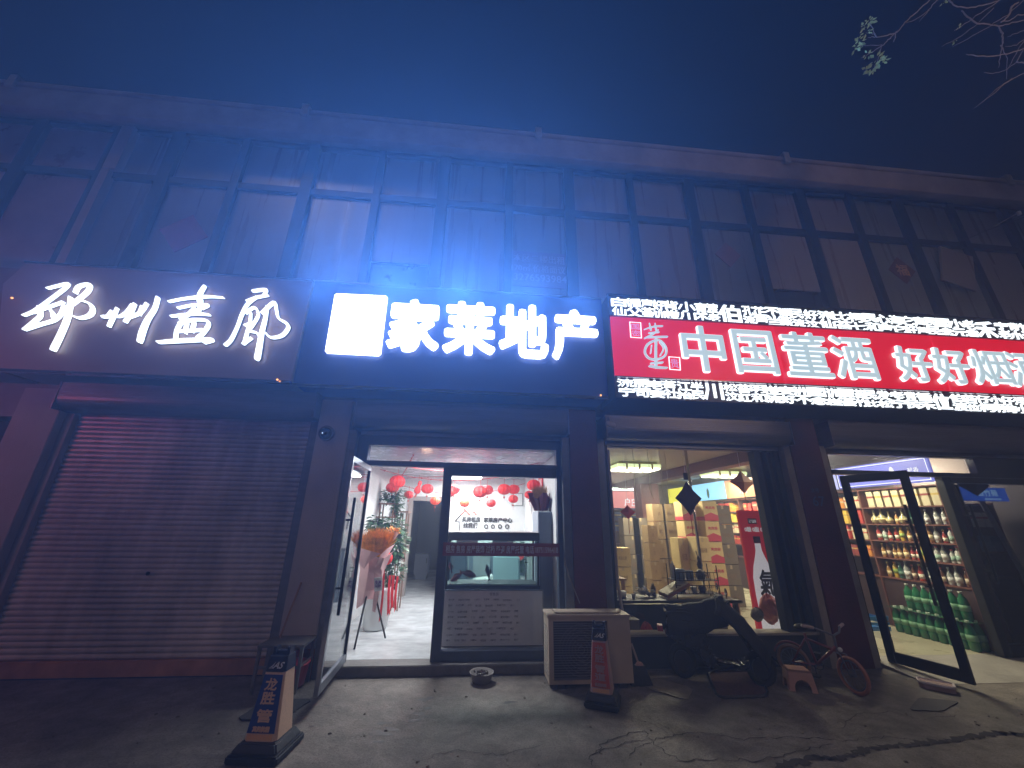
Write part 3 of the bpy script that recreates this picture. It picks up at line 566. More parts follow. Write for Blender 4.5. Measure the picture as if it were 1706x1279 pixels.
LAN = [(662,802,1.7,11,'large red paper lantern above the hanging plant, left of the doorway'), (654,812,2.6,9,'red paper lantern half hidden behind the large one above the hanging plant'),
 (712,814,2.2,8.5,'red paper lantern hung just right of the peanut-shaped ornament'), (681,824,2.8,6.5,'small red lantern right of the hanging plant, below the string'),
 (725,834,3.0,7,'orange-red lantern low in front of the inner doorway frame'), (748,819,1.6,9.5,'red paper lantern immediately right of the door mullion'),
 (757,815,2.6,8,'red lantern overlapping behind the one right of the mullion'), (800,819,1.6,10.5,'plump red lantern under the ceiling lamp, above the red roof logo'), (812,816,2.6,8.5,'red lantern tucked behind the plump one near the ceiling lamp'),
 (840,815,1.8,9.5,'red lantern left of a close pair over the black wall lettering'), (856,815,2.3,8.5,'right-hand red lantern of the close pair over the wall lettering'),
 (774,838,3.2,7,'glowing orange lantern directly above the roof outline on the wall'), (818,838,3.1,7,'small red lantern low and centred over the black wall lettering'),
 (855,831,2.8,7,'red lantern hanging in front of the framed certificate'), (889,808,1.3,10,'large red lantern up by the wheat basket at the right'), (882,824,2.4,7,'smaller red lantern below the large one beside the wheat basket')]
for px, py, Y, rp, lab in LAN:
    p = at(px, py, Y); r = rp/FPX*(DIST+Y)*1.02; lantern(p, r, lab, m_lano if 'orange' in lab else m_lan)
p = at(697, 812, 2.0); t = thing('peanut_ornament', p, 'red double-bulbed hanging ornament between two lanterns', 'ornament')
b = MB(); b.lathe(p, [(.004, .12), (.03, .11), (.035, .07), (.025, .03), (.05, -.01), (.062, -.06), (.04, -.10), (.004, -.115)], 14, Matrix.Rotation(.25, 3, 'Y')); b.build('ornament_body', m_lan, t, smooth=True)
b = MB(); b.cyl(p+Vector((0, 0, .12)), p+Vector((0, 0, .22)), .003, n=5); b.cyl(p+Vector((-.02, 0, -.11)), p+Vector((-.05, 0, -.17)), .014, n=8); b.build('tassel', m_tas, t)
def garland(a, c, sag, lab):
    a = Vector(a); c = Vector(c); P = []
    for k in range(17): t = k/16; q = a.lerp(c, t); q.z -= sag*4*t*(1-t); P.append(q)
    b = MB(); b.tube(P, 0.005, 5)
    for k in range(1, 33, 2):
        t = k/33; q = a.lerp(c, t); q.z -= sag*4*t*(1-t); b.rbox(q, (.03, .004, .012), Matrix.Rotation(random.uniform(-1, 1), 3, 'Y'))
    tag(b.build('garland_string', m_str), lab, 'garland', 'red strings across the agency ceiling')
garland((-1.75, 1.2, 2.47), (1.05, 1.4, 2.40), .10, 'front red string sagging across the agency ceiling'); garland((-1.7, 2.0, 2.42), (1.05, 1.6, 2.46), .20, 'second red string crossing the agency ceiling')
garland((-1.7, 3.7, 2.44), (1.0, 1.0, 2.47), .06, 'red string running diagonally from the back left corner'); garland((-1.7, 3.2, 2.30), (1.05, 3.3, 2.35), .22, 'lowest red string, swagged before the white back wall')
garland((-0.9, 0.5, 2.48), (-1.7, 3.8, 2.40), .03, 'short red string along the left side of the ceiling')
# --- writing on the back wall
wl = thing('wall_lettering', (0.3, 3.88, 1.55), 'black lettering and red roof outline mounted on the white back wall', 'sign')
m_blk = mat('black_letter', (0.03, 0.03, 0.03), 0.5); Yw = 3.885
def wfit(l, r, t, bt): return (at(l, (t+bt)/2, Yw).x, at(r, (t+bt)/2, Yw).x, at((l+r)/2, bt, Yw).z, at((l+r)/2, t, Yw).z)
q = MB(); write('买房租房', 0, 0, Yw, fit=wfit(770, 800, 861, 869), bold=.005, mb=q); write('找我们', 0, 0, Yw, fit=wfit(772, 795, 871, 879), bold=.005, mb=q); write('家莱房产中心', 0, 0, Yw, fit=wfit(806, 853, 862, 870), bold=.005, mb=q); q.build('lettering', m_blk, wl)
pts = [at(x, y, Yw) for x, y in ((765, 884), (765, 868), (758, 868), (775, 850), (783, 858))]; b = MB(); b.tube(pts[:3]+[pts[2].lerp(pts[3], .6)], .014, 6); b.build('house_outline', m_blk, wl)
b = MB(); b.tube([pts[2].lerp(pts[3], .6), pts[3], pts[4]], .016, 6); b.tube([at(786, 856, Yw), at(789, 852, Yw), at(794, 858, Yw)], .016, 6); b.build('roof_outline', mat('red_roof_outline', (0.55, 0.10, 0.06), 0.5), wl)
for k, (px, c) in enumerate(((810, '诚'), (821, '信'), (833, '专'), (845, '业'))):
    p = at(px, 877, Yw); b = MB(); b.cyl((p.x, Yw+.012, p.z), (p.x, Yw-.004, p.z), .048, n=20); o = b.build('badge', m_blk, wl)
    q = MB(); write(c, p.x, p.z, Yw-.007, h=.05, depth=.002, mb=q, offset=.02); q.build('badge_character', m_white, o)
p = at(862, 832, 3.87); t = thing('framed_certificate', (p.x, 3.88, p.z), 'black framed certificate on the back wall behind a lantern', 'picture frame')
b = MB(); b.tube([(p.x-.12, 3.885, p.z-.13), (p.x+.12, 3.885, p.z-.13), (p.x+.12, 3.885, p.z+.13), (p.x-.12, 3.885, p.z+.13)], .008, 4, True); b.build('frame', m_blk, t); b = MB(); b.box(p.x-.115, p.x+.115, 3.888, 3.896, p.z-.125, p.z+.125); b.build('paper', m_white, t)
p = at(913, 805, 1.6); t = thing('red_framed_notice', (1.10, 1.6, p.z), 'small red framed notice high on the right wall near the wheat basket', 'picture frame')
b = MB(); b.box(1.100, 1.116, 1.35, 1.75, p.z-.12, p.z+.10); b.build('frame', m_lan, t); b = MB(); b.box(1.096, 1.099, 1.42, 1.68, p.z-.07, p.z+.06); b.build('paper', mat('pink_paper', (0.75, 0.5, 0.5), 0.6), t)
# --- foliage helper
m_leaf = mat('dark_green_leaf', (0.035, 0.10, 0.045), 0.4, var=0.5, scale=12); m_leaf2 = mat('fresh_green_leaf', (0.07, 0.17, 0.07), 0.4, var=0.4, scale=12)
def leaves(mb, c, R, n, size, rnd, droop=0.4, shell=0.35):
    for _ in range(n):
        while True:
            u = Vector((rnd.uniform(-1, 1), rnd.uniform(-1, 1), rnd.uniform(-1, 1)))
            if shell < u.length < 1: break
        p = Vector(c)+Vector((u.x*R[0], u.y*R[1], u.z*R[2])); d = Vector((u.x, u.y, u.z*.5-droop)).normalized(); s = size*rnd.uniform(.6, 1.3)
        sd = d.cross(Vector((rnd.uniform(-.4, .4), rnd.uniform(-.4, .4), 1))).normalized(); nn = d.cross(sd)
        a = p; e = p+d*s; m1 = p+d*s*.45
        mb.add([a, m1+sd*s*.3+nn*s*.06, e-nn*s*.08, m1-sd*s*.3+nn*s*.06, m1-nn*s*.03], [(0, 1, 4), (1, 2, 4), (2, 3, 4), (3, 0, 4)])
rl = random.Random(3)
m_wood = mat('brown_shelf_wood', (0.22, 0.11, 0.07), 0.5, var=0.25, scale=4, stretch=(1, 1, 6))
# --- shelf at the left wall
st = thing('display_shelf', (-1.45, 2.6, 0.1), 'staggered brown wooden display shelf against the left wall', 'shelf')
def bar(mb, a, c, s=.018):
    a = Vector(a); c = Vector(c); mb.tube([a, c], s, 4)
S0 = lambda px, py, Y=2.6: at(px, py, Y)
xa, xb, xc, xd = S0(633, 860).x, S0(655, 860).x, S0(666, 880).x, S0(676, 880).x
b = MB()
for x in (xa, xb): 
    for y in (2.55, 2.8): b.box(x-.012, x+.012, y-.012, y+.012, .1, 1.86)
for x in (xc, xd):
    for y in (2.55, 2.8): b.box(x-.01, x+.01, y-.012, y+.012, .1, 1.70)
b.build('post', m_wood, st)
for z0, x0, x1 in ((1.86, xa-.03, xb+.06), (1.62, xa-.06, xb+.05), (1.72, xc-.03, xd+.03), (1.35, xb, xd+.03), (1.0, xa, xd), (0.6, xa, xd)):
    b = MB(); b.box(x0, x1, 2.52, 2.84, z0-.012, z0+.012); b.build('shelf_board', m_wood, st, bevel=.003)
p = S0(651, 852); t = thing('white_vase', (p.x, 2.66, 1.633), 'small white vase on the upper board of the display shelf', 'vase'); b = MB(); b.lathe((p.x, 2.66, 1.633), [(.03, 0), (.045, .04), (.03, .09), (.018, .12), (.028, .14)], 14); b.build('vase_body', m_white, t, smooth=True)
b = MB(); b.lathe((p.x+.09, 2.66, 1.633), [(.035, 0), (.055, .08), (.05, .085)], 14); tag(b.build('small_red_pot', mat('dark_red_pot', (0.25, 0.04, 0.05), 0.4), smooth=True), 'small dark red pot beside the white vase on the shelf', 'pot')
def plant(name, parts, label, stems, pot=None):
    c = parts[0][0]; t = thing(name, c, label, 'plant')
    b = MB()
    for i, (cc, R, n, s) in enumerate(parts): leaves(b, cc, R, n, s, rl)
    b.build('foliage', m_leaf, t)
    b = MB()
    for cc, R, n, s in parts[:2]: leaves(b, cc, R, n//4, s, rl)
    b.build('light_foliage', m_leaf2, t)
    b = MB()
    for a, c_ in stems: b.tube([a, Vector(a).lerp(Vector(c_), .5)+Vector((.02, 0, .03)), c_], .006, 5)
    b.build('stem', m_leaf2, t)
    if pot: b = MB(); b.lathe(*pot); b.build('pot', m_white, t, smooth=True)
p = S0(650, 826, 2.65)
plant('trailing_plant', [((p.x, 2.65, p.z+.02), (.16, .14, .14), 170, .075), ((p.x+.16, 2.6, p.z-.05), (.11, .1, .26), 150, .07), ((p.x+.22, 2.55, p.z-.28), (.08, .07, .22), 80, .06)], 'trailing green plant spilling over the top of the display shelf', [((p.x, 2.65, p.z-.1), (p.x+.2, 2.6, p.z-.4)), ((p.x, 2.65, p.z-.1), (p.x+.12, 2.6, p.z+.1))], ((p.x, 2.65, 1.875), [(.05, 0), (.08, .1), (.075, .1)], 14))
# --- big white pot and money tree
pc = atg(612, 1052, 0.1); PX = pc.x; PYy = 1.55
pb = atg(614, 1056, .1)
plant('tall_leafy_plant', [(at(652, 880, 1.5), (.23, .2, .16), 220, .10), (at(655, 905, 1.5), (.22, .2, .26), 260, .10), (at(655, 950, 1.5), (.16, .15, .2), 150, .09), (at(630, 872, 1.5), (.2, .2, .13), 150, .10)], 'tall dark leafy plant in a big ribbed white pot inside the doorway', [((at(620, 990, 1.4)), at(650, 920, 1.5)), (at(620, 990, 1.4), at(640, 890, 1.5))],
      ((pb.x+.02, pb.y+.25, .1), [(.15, 0), (.17, .03), (.2, .5), (.215, .55), (.19, .55), (.18, .5)], 28))
ft = thing('orange_flower_basket', at(655, 886, 1.9), 'small orange blooms in peach wrapping among the tall plant leaves', 'flowers')
c = at(655, 886, 1.25); b = MB(); leaves(b, c, (.09, .07, .05), 90, .05, rl, -.2); b.build('bloom', mat('orange_bloom', (0.8, 0.33, 0.08), 0.6, var=.3), ft)
b = MB(); b.lathe(c-Vector((0, 0, .12)), [(.03, 0), (.1, .12), (.09, .115)], 9); b.build('wrapping', mat('peach_wrap', (0.75, 0.45, 0.4), 0.6), ft)
# --- congratulation flower stand
fs_ = thing('flower_stand', atg(610, 1065, .1), 'orange wheat bouquet in pink wrapping on a black tripod just inside the door', 'flower stand')
c = at(627, 922, .75); b = MB()
for k in range(900):
    th = rl.gauss(-.10, .42); th = max(-1.0, min(.85, th)); ph = rl.uniform(-.5, .5); L = rl.uniform(.20, .36); d = Vector((math.sin(th), math.sin(ph)*.6, math.cos(th))).normalized()
    a = c+Vector((rl.uniform(-.07, .07), rl.uniform(-.05, .05), rl.uniform(-.04, .02))); sd = d.cross(Vector((rl.random()-.5, 1, 0))).normalized()*.0045
    b.add([a-sd, a+sd, a+d*L*.7+sd*1.6, a+d*L, a+d*L*.7-sd*1.6], [(0, 1, 2, 3, 4)])
b.build('wheat_spray', mat('orange_wheat', (0.85, 0.36, 0.07), 0.7, var=.35, scale=25), fs_)
m_wrap = mat('pink_wrapping', (0.80, 0.50, 0.50), 0.5, var=.12, scale=4)
def fold(pts, th=.004, name='wrapping', m=m_wrap, par=fs_):
    b = MB(); b.sheet(pts); return b.build(name, m, par, solid=th)
Yf = .72; A_ = lambda x, y, dy=0: at(x, y, Yf+dy)
fold([[A_(597, 918, .1), A_(615, 926, -.08), A_(640, 930, -.1), A_(655, 918, .02)], [A_(600, 950, .05), A_(614, 952, -.12), A_(632, 955, -.12), A_(640, 950, 0)], [A_(596, 985, .05), A_(608, 985, -.12), A_(624, 982, -.1), A_(634, 975, 0)], [A_(594, 1014, .03), A_(603, 1008, -.08), A_(612, 998, -.06), A_(626, 998, 0)]])
fold([[A_(634, 924, -.12), A_(645, 914, -.05), A_(658, 906, .1)], [A_(624, 945, -.14), A_(634, 938, -.1), A_(644, 928, -.02)]])
fold([[A_(598, 912, -.1), A_(618, 918, -.16), A_(634, 922, -.14)], [A_(597, 935, -.14), A_(606, 948, -.18), A_(616, 934, -.17)]])
fold([[A_(622, 950, -.12), A_(636, 948, -.12)], [A_(626, 975, -.15), A_(637, 968, -.12)], [A_(622, 995, -.12), A_(628, 1005, -.1)], [A_(620, 1018, -.1), A_(625, 1020, -.1)]], name='ribbon_tail')
b = MB(); q0 = A_(630, 973, -.17); b.rbox(q0, (.10, .006, .16), Matrix.Rotation(-.12, 3, 'Y')); o = b.build('greeting_card', m_white, fs_); q = MB(); write('生意\n兴隆', q0.x, q0.z, q0.y-.006, h=.09, depth=.002, mb=q, offset=.02, spacing=.9); q.build('card_lettering', mat('violet_ink', (.25, .15, .4), .5), o)
b = MB(); top = A_(618, 960, 0)
for px, py in ((590, 1082), (642, 1063), (632, 1042)): g_ = atg(px, py, .1); b.cyl(top, (g_.x, g_.y, .103), .012, n=8)
b.build('tripod_leg', m_black, fs_)
bow = thing('red_bow', A_(646, 925, .1), 'red bow ball with long forked ribbon tails beside the pink wrapping', 'bow')
b = MB(); b.ball(A_(643, 930, .25), .095, 16, (1, .7, .95)); b.build('bow', m_lan, bow)
m_rib = mat('red_ribbon', (0.72, 0.03, 0.04), 0.45, var=.15, scale=6)
for x0, y0, x1, y1, w_, dy in ((640, 945, 634, 1030, .03, .3), (650, 958, 646, 1020, .035, .5), (655, 958, 653, 1010, .04, .55), (662, 960, 658, 1014, .03, .6), (647, 960, 649, 1022, .03, .7)):
    rows = []
    for k in range(9):
        t = k/8; p = A_(x0+(x1-x0)*t, y0+(y1-y0)*t, dy); wv = math.sin(t*5+x0)*.006; rows.append([(p.x-w_/2+wv, p.y+wv, p.z), (p.x+w_/2+wv, p.y-wv*.5, p.z)])
    p = rows[-1]; rows.append([(p[0][0]+.004, p[0][1], p[0][2]-.05), (p[0][0]+.012, p[0][1], p[0][2]-.03)])
    b = MB(); b.sheet(rows); b.build('ribbon_tail', m_rib, bow, solid=.003)
# --- aquarium on its cabinet
aq = thing('aquarium', (0.27, 0.75, 0.1), 'black lidded aquarium standing on a handwritten cabinet behind the fixed pane', 'aquarium')
ax0, ax1, ay0, ay1 = -0.335, 0.90, 0.50, 0.98
b = MB(); b.box(ax0-.01, ax1+.01, ay0, ay1, 1.335, 1.44); b.build('lid', m_black, aq, bevel=.008)
b = MB(); b.box(ax0-.01, ax1+.01, ay0-.005, ay1, .735, .785)
for x in (ax0+.012, ax1-.012):
    for y in (ay0+.012, ay1-.012): b.box(x-.012, x+.012, y-.012, y+.012, .785, 1.335)
b.box(ax0+.06, ax0+.066, ay0+.03, ay0+.036, .785, 1.335); b.build('frame', m_black, aq)
b = MB(); b.box(ax0+.02, ax1-.02, ay0+.004, ay0+.008, .785, 1.335); b.box(ax0+.02, ax1-.02, ay1-.012, ay1-.008, .785, 1.335); b.build('tank_glass', glass('aquarium_glass', (.86, .95, .94), 1.0), aq)
b = MB(); b.box(ax0+.02, ax1-.02, ay0+.02, ay1-.02, .787, .80); b.build('tank_floor', mat('pale_tank_floor', (.10, .12, .12), .5), aq)
b = MB(); b.box(ax0, ax1, ay0+.02, ay1-.01, .10, .735); b.build('cabinet', m_alu, aq)
b = MB(); b.box(-.36, .93, .435, .45, .13, .735); wb = b.build('price_board', mat('grey_white_board', (0.60, 0.60, 0.64), 0.35, var=.08, scale=3), aq)
b = MB(); b.box(-.37, .94, .43, .452, .736, .752); b.box(.932, .95, .43, .452, .11, .735); b.box(-.378, -.362, .43, .452, .11, .735); b.build('board_frame', m_alu, wb)
q = MB(); rw = random.Random(5); write('租售房', .30, .70, .431, h=.035, depth=.002, mb=q, spacing=1.1); hand = '三室一厅两室精装修出租单间万元学区套房门面电话米楼层车库水电小区新河苑中心路东南'
for r in range(8):
    z = .635-r*.064; x = -.28
    for grp in (rw.choice((2, 3)), rw.choice((4, 5, 6)), rw.choice((2, 3)), 3, rw.choice((3, 4)), 5, 2):
        write(''.join(rw.choice(hand+'0123456789') for _ in range(grp)), x+grp*.0125, z+rw.uniform(-.006, .006), .431, w=grp*.024, h=.022, depth=.002, mb=q, res=1, shear=.15); x += grp*.026+.045
        if x > .82: break
q.build('handwriting', mat('blue_grey_marker', (0.16, 0.17, 0.25), 0.6), wb)
# fish
def fish(name, p, L, heading, pitch, m, label, body=1.0):
    t = thing(name, p, label, 'fish', 'fish in the aquarium'); M = Matrix.Rotation(heading, 3, 'Z') @ Matrix.Rotation(pitch, 3, 'Y'); n = 12; rows = []
    for i, (x, h) in enumerate(((-.5, .01), (-.46, .06), (-.36, .12), (-.2, .17), (0, .18), (.18, .14), (.34, .07), (.42, .045))):
        rows.append([Vector(p)+M @ (Vector((x, math.cos(2*math.pi*k/n)*h*.5, math.sin(2*math.pi*k/n)*h*body))*L) for k in range(n+1)])
    b = MB(); b.sheet(rows); b.build('body', m, t, smooth=True)
    F = lambda *pts: [Vector(p)+M @ (Vector((x, 0, z))*L) for x, z in pts]
    b = MB(); b.add(F((.40, .03), (.58, .15), (.52, 0), (.58, -.15), (.40, -.03)), [(0, 1, 2, 3, 4)]); b.add(F((-.2, .16), (-.1, .26), (.15, .2), (.2, .13)), [(0, 1, 2, 3)])
    b.add([Vector(p)+M @ (Vector(v)*L) for v in ((-.28, .07, -.08), (-.12, .2, -.2), (-.1, .08, -.12))], [(0, 1, 2)]); b.add([Vector(p)+M @ (Vector(v)*L) for v in ((-.28, -.07, -.08), (-.12, -.2, -.2), (-.1, -.08, -.12))], [(0, 1, 2)])
    b.build('fins', m, t, solid=.003)
m_fr = mat('dull_red_fish', (0.28, 0.05, 0.03), 0.4, var=.35, scale=14); m_fd = mat('dark_fish', (0.05, 0.03, 0.03), 0.4, var=.3)
pf = at(780, 956, .70); fish('red_fish', pf, .22, math.pi, -.22, m_fr, 'largest dull red fish, swimming right in the aquarium', 1.0)
pf = at(761, 961, .80); fish('red_fish', pf, .20, .4, 1.0-1.5, m_fr, 'red fish pointing down in the left corner of the aquarium')
pf = at(813, 953, .72); fish('dark_fish', pf, .20, .1, 1.35, m_fd, 'slim dark fish hanging nearly upright in the middle of the tank', .8)
pf = at(751, 945, .62); fish('dark_fish', pf, .14, .2, 1.3, m_fr, 'small reddish fish nearly upright at the left glass of the tank', .7)
# --- round table, desk, chairs seen through the tank
pt = at(828, 968, 2.9)
rtb = thing('round_tea_table', (pt.x, 2.9, .1), 'round white tea table seen through the aquarium', 'table'); b = MB(); b.cyl((pt.x, 2.9, .52), (pt.x, 2.9, .545), .46, n=40); b.build('table_top', mat('cream_top', (.75, .75, .68), .3), rtb); b = MB(); b.cyl((pt.x, 2.9, .12), (pt.x, 2.9, .519), .05); b.cyl((pt.x, 2.9, .101), (pt.x, 2.9, .119), .22, n=20); b.build('pedestal', m_alu, rtb)
for dx, dy, r, lab in ((-.12, .05, .05, 'white teapot with a round lid on the round tea table'), (-.22, -.1, .03, 'small white teacup left of the teapot'), (.12, .0, .045, 'white sugar bowl right of the teapot on the tea table'), (.2, .12, .03, 'small white teacup at the right of the tea table')):
    b = MB(); b.lathe((pt.x+dx, 2.9+dy, .546), [(r*.5, 0), (r, r*.7), (r*.9, r*1.3), (r*.5, r*1.6), (r*.15, r*2), (.002, r*2.1)] if r > .035 else [(r*.5, 0), (r, r*1.2), (r*.9, r*1.2)], 14)
    if r > .035: b.cyl((pt.x+dx+r, 2.9+dy, .546+r*.8), (pt.x+dx+r*1.9, 2.9+dy, .546+r*1.5), r*.18, n=6)
    tag(b.build('teapot' if r > .035 else 'teacup', m_white, smooth=True), lab, 'tableware')
b = MB(); dk = thing('reception_desk', (.25, 3.4, .1), 'grey reception desk with white panels at the back of the agency', 'desk')
b.box(-.45, 1.05, 3.35, 3.40, .1, 1.02); b.box(-.45, 1.05, 3.35, 3.75, .99, 1.02); b.build('desk_front', mat('blue_grey_desk', (.09, .12, .16), .4), dk)
for x in (-.40, .02, .62): b = MB(); b.box(x, x+.34, 3.335, 3.349, .42, .92); b.build('desk_panel', mat('pale_desk_panel', (.20, .23, .24), .5), dk)
for x, lab in ((-.12, 'dark computer screen at the left end of the reception desk'), (.62, 'dark computer screen at the right end of the reception desk')):
    t = thing('computer_screen', (x, 3.5, 1.02), lab, 'monitor'); b = MB(); b.box(x-.22, x+.22, 3.49, 3.52, 1.08, 1.36); b.build('screen', m_black, t, bevel=.005); b = MB(); b.box(x-.02, x+.02, 3.521, 3.54, 1.03, 1.2); b.box(x-.1, x+.1, 3.45, 3.6, 1.021, 1.03); b.build('stand', m_black, t)
def chair(x, y, rz, lab, m):
    t = thing('office_chair', (x, y, .1), lab, 'chair'); t.rotation_euler = (0, 0, rz)
    b = MB(); b.rbox((0, 0, .45), (.46, .44, .07)); b.build('seat', m, t, bevel=.02, local=True); b = MB(); b.rbox((0, .22, .74), (.44, .05, .46), Matrix.Rotation(-.12, 3, 'X')); b.build('backrest', m, t, bevel=.02, local=True)
    for sx in (-.19, .19):
        for sy in (-.18, .18): b = MB(); b.cyl((sx, sy, 0), (sx*.9, sy*.9, .42), .014, n=8); b.build('leg', m_alu, t, local=True)
m_ch = mat('pale_blue_seat', (.35, .48, .50), .5)
chair(-.15, 2.35, 2.6, 'dark chair between the aquarium and the round tea table', mat('dark_seat', (.05, .07, .1), .5)); chair(.62, 1.75, 2.8, 'pale blue chair behind the right end of the aquarium', m_ch)
# --- grey cabinet with wheat basket
cb = thing('grey_cabinet', (1.0, .85, .1), 'tall narrow grey cabinet behind the right end of the aquarium', 'cabinet'); b = MB(); b.box(.915, 1.112, .64, 1.2, .1, 1.73); b.build('carcass', mat('cool_grey_laminate', (.33, .37, .43), .4, var=.06), cb, bevel=.004); b = MB(); b.box(.93, 1.10, .622, .638, .13, 1.71); b.build('door', mat('slate_laminate', (.10, .13, .19), .4), cb, bevel=.003)
wk = thing('wheat_basket', (1.0, .9, 1.735), 'purple wrapped basket of dry wheat on top of the grey cabinet', 'flowers'); c = Vector((1.0, .85, 1.74))
b = MB()
pr = []
for i, (r, z) in enumerate(((.09, 0), (.12, .08), (.16, .17), (.19, .21))):
    pr.append([(c.x+min(.115, r*(1+.18*math.sin(k*3))*math.cos(k*math.pi/12)), c.y+r*(1+.18*math.sin(k*3))*math.sin(k*math.pi/12), c.z+z+(.05*math.sin(k*5) if i == 3 else 0)) for k in range(25)])
b.sheet(pr); b.build('wrapping', mat('purple_wrap', (.14, .03, .07), .4, var=.3), wk, solid=.004)
b = MB()
for k in range(320):
    a = c+Vector((rl.uniform(-.07, .05), rl.uniform(-.07, .07), .1)); d = Vector((rl.uniform(-.45, .25), rl.uniform(-.3, .3), 1)).normalized(); L = rl.uniform(.17, .29); sd = Vector((.004, 0, 0)); b.add([a-sd, a+sd, a+d*L*.7+sd, a+d*L, a+d*L*.7-sd], [(0, 1, 2, 3, 4)])
b.build('wheat_spray', mat('dry_wheat', (.5, .3, .12), .7, var=.3, scale=20), wk)
# --- white cabinet in the dim corridor, red ribbons plant at the back right
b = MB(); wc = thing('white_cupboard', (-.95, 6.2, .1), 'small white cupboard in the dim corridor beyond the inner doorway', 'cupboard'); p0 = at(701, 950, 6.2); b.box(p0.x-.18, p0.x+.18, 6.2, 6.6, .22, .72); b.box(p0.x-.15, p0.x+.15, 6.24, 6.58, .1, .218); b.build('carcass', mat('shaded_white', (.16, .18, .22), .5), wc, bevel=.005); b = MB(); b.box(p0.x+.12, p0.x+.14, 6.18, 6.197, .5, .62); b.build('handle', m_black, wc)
plant('corner_plant', [((.85, 2.9, 1.08), (.2, .2, .16), 160, .1), ((.85, 2.9, .85), (.15, .15, .15), 90, .09)], 'leafy plant with a red bow in the back right corner, seen through the tank', [((.85, 2.9, .6), (.85, 2.9, 1.0))], ((.85, 2.9, .1), [(.12, 0), (.16, .5), (.15, .5)], 20))
b = MB(); b.ball((.88, 2.7, .98), .09, 12, (1, .6, .9)); b.rbox((.86, 2.68, .78), (.05, .01, .25)); tag(b.build('red_bow', m_lan), 'red bow tied to the corner plant behind the tank', 'bow')
# ================================================================== LIQUOR SHOP INTERIOR
rb = random.Random(21)
e_lamp2 = emis('warm_lamp_glow', (1.0, 0.98, 0.70), 5.0)
m_lampside = mat('lamp_rim_glow', (0.6, 0.7, 0.45), 0.4, emit=(0.75, 0.9, 0.45), es=1.2)
for (x, y, wx, wy, lab) in ((3.72, 3.8, 1.0, .62, 'large glowing ceiling lamp with ornate rim left of the ceiling beam'), (7.05-.6, 4.6, .9, .55, 'glowing rectangular ceiling lamp right of the ceiling beam')):
    t = thing('ceiling_lamp', (x, y, 2.8), lab, 'lamp', 'ceiling lamps of the liquor shop')
    b = MB(); b.box(x-wx/2, x+wx/2, y-wy/2, y+wy/2, 2.745, 2.78); b.build('diffuser', e_lamp2, t, bevel=.01)
    b = MB(); b.box(x-wx/2-.02, x+wx/2+.02, y-wy/2-.02, y+wy/2+.02, 2.782, 2.86); b.build('rim', m_lampside, t, bevel=.01)
    b = MB()
    for k in (-.25, 0, .25): b.box(x+k*wx*1.2-.02, x+k*wx*1.2+.02, y-wy/2-.03, y+wy/2+.03, 2.74, 2.87)
    b.box(x-wx/2+.05, x+wx/2-.05, y-wy/2+.05, y+wy/2-.05, 2.861, 2.918); b.build('rim_clip', mat('brass_clip', (.5, .4, .15), .4, metal=.6), t)
lamp('liquor_light_a', 'AREA', (3.72, 3.8, 2.72), (3.72, 3.8, 0), 120, (1.0, 0.93, 0.66), .8, .5)
lamp('liquor_light_b', 'AREA', (6.45, 4.6, 2.72), (6.45, 4.6, 0), 120, (1.0, 0.93, 0.66), .8, .5)
lamp('liquor_light_c', 'AREA', (5.9, 1.1, 2.85), (5.9, 1.1, 0), 80, (1.0, 0.92, 0.66), .9, .3)
cs = thing('cassette_unit', (6.3, 6.6, 2.88), 'square ceiling air cassette beyond the beam', 'air conditioner'); b = MB(); b.box(5.9, 6.75, 6.2, 7.05, 2.87, 2.918); b.build('cassette_panel', m_white, cs); b = MB(); b.box(6.05, 6.6, 6.35, 6.9, 2.862, 2.869); b.build('grille', mat('grey_grille', (.25, .26, .27), .5), cs)
# --- shelves
m_sw = mat('red_brown_shelf', (0.16, 0.06, 0.045), 0.45, var=.25, scale=3)
ZL = (.80, 1.10, 1.37, 1.63, 1.90, 2.20)
def shelf_unit(name, x0, x1, y0, y1, zs, posts, lab, back='x'):
    t = thing(name, ((x0+x1)/2, (y0+y1)/2, .06), lab, 'shelf')
    for z in zs: b = MB(); b.box(x0, x1, y0, y1, z-.02, z); b.build('shelf_board', m_sw, t, bevel=.002)
    for p in posts:
        b = MB()
        if back == 'x': b.box(x0-.002, x1-.03, p-.012, p+.012, .06, zs[-1]+.02)
        else: b.box(p-.012, p+.012, y0-.002, y1-.03, .06, zs[-1]+.02)
        b.build('upright', m_sw, t)
    b = MB()
    if back == 'x': b.box(x1, x1+.02, y0, y1, .06, zs[-1]); b.box(x0+.02, x1-.001, y0+.013, y1, .061, zs[0]-.03)
    else: b.box(x0, x1, y1, y1+.02, .06, zs[-1]); b.box(x0+.013, x1, y0+.02, y1-.001, .061, zs[0]-.03)
    b.build('back_board', mat('dark_shelf_back', (.06, .03, .03), .6), t)
    return t
SX = 6.88
shelf_unit('bottle_shelf', SX, SX+.32, .16, 8.6, ZL, (.172, 1.45, 3.1, 4.8, 6.6, 8.588), 'long red-brown wall shelf of bottles and gift boxes right of the double doors')
shelf_unit('box_shelf', 2.6, 6.4, 8.6, 8.9, (.9, 1.3, 1.65, 2.0), (2.612, 3.9, 5.2, 6.388), 'brown shelf of coloured gift boxes along the far back wall', 'y')
BOT = {}
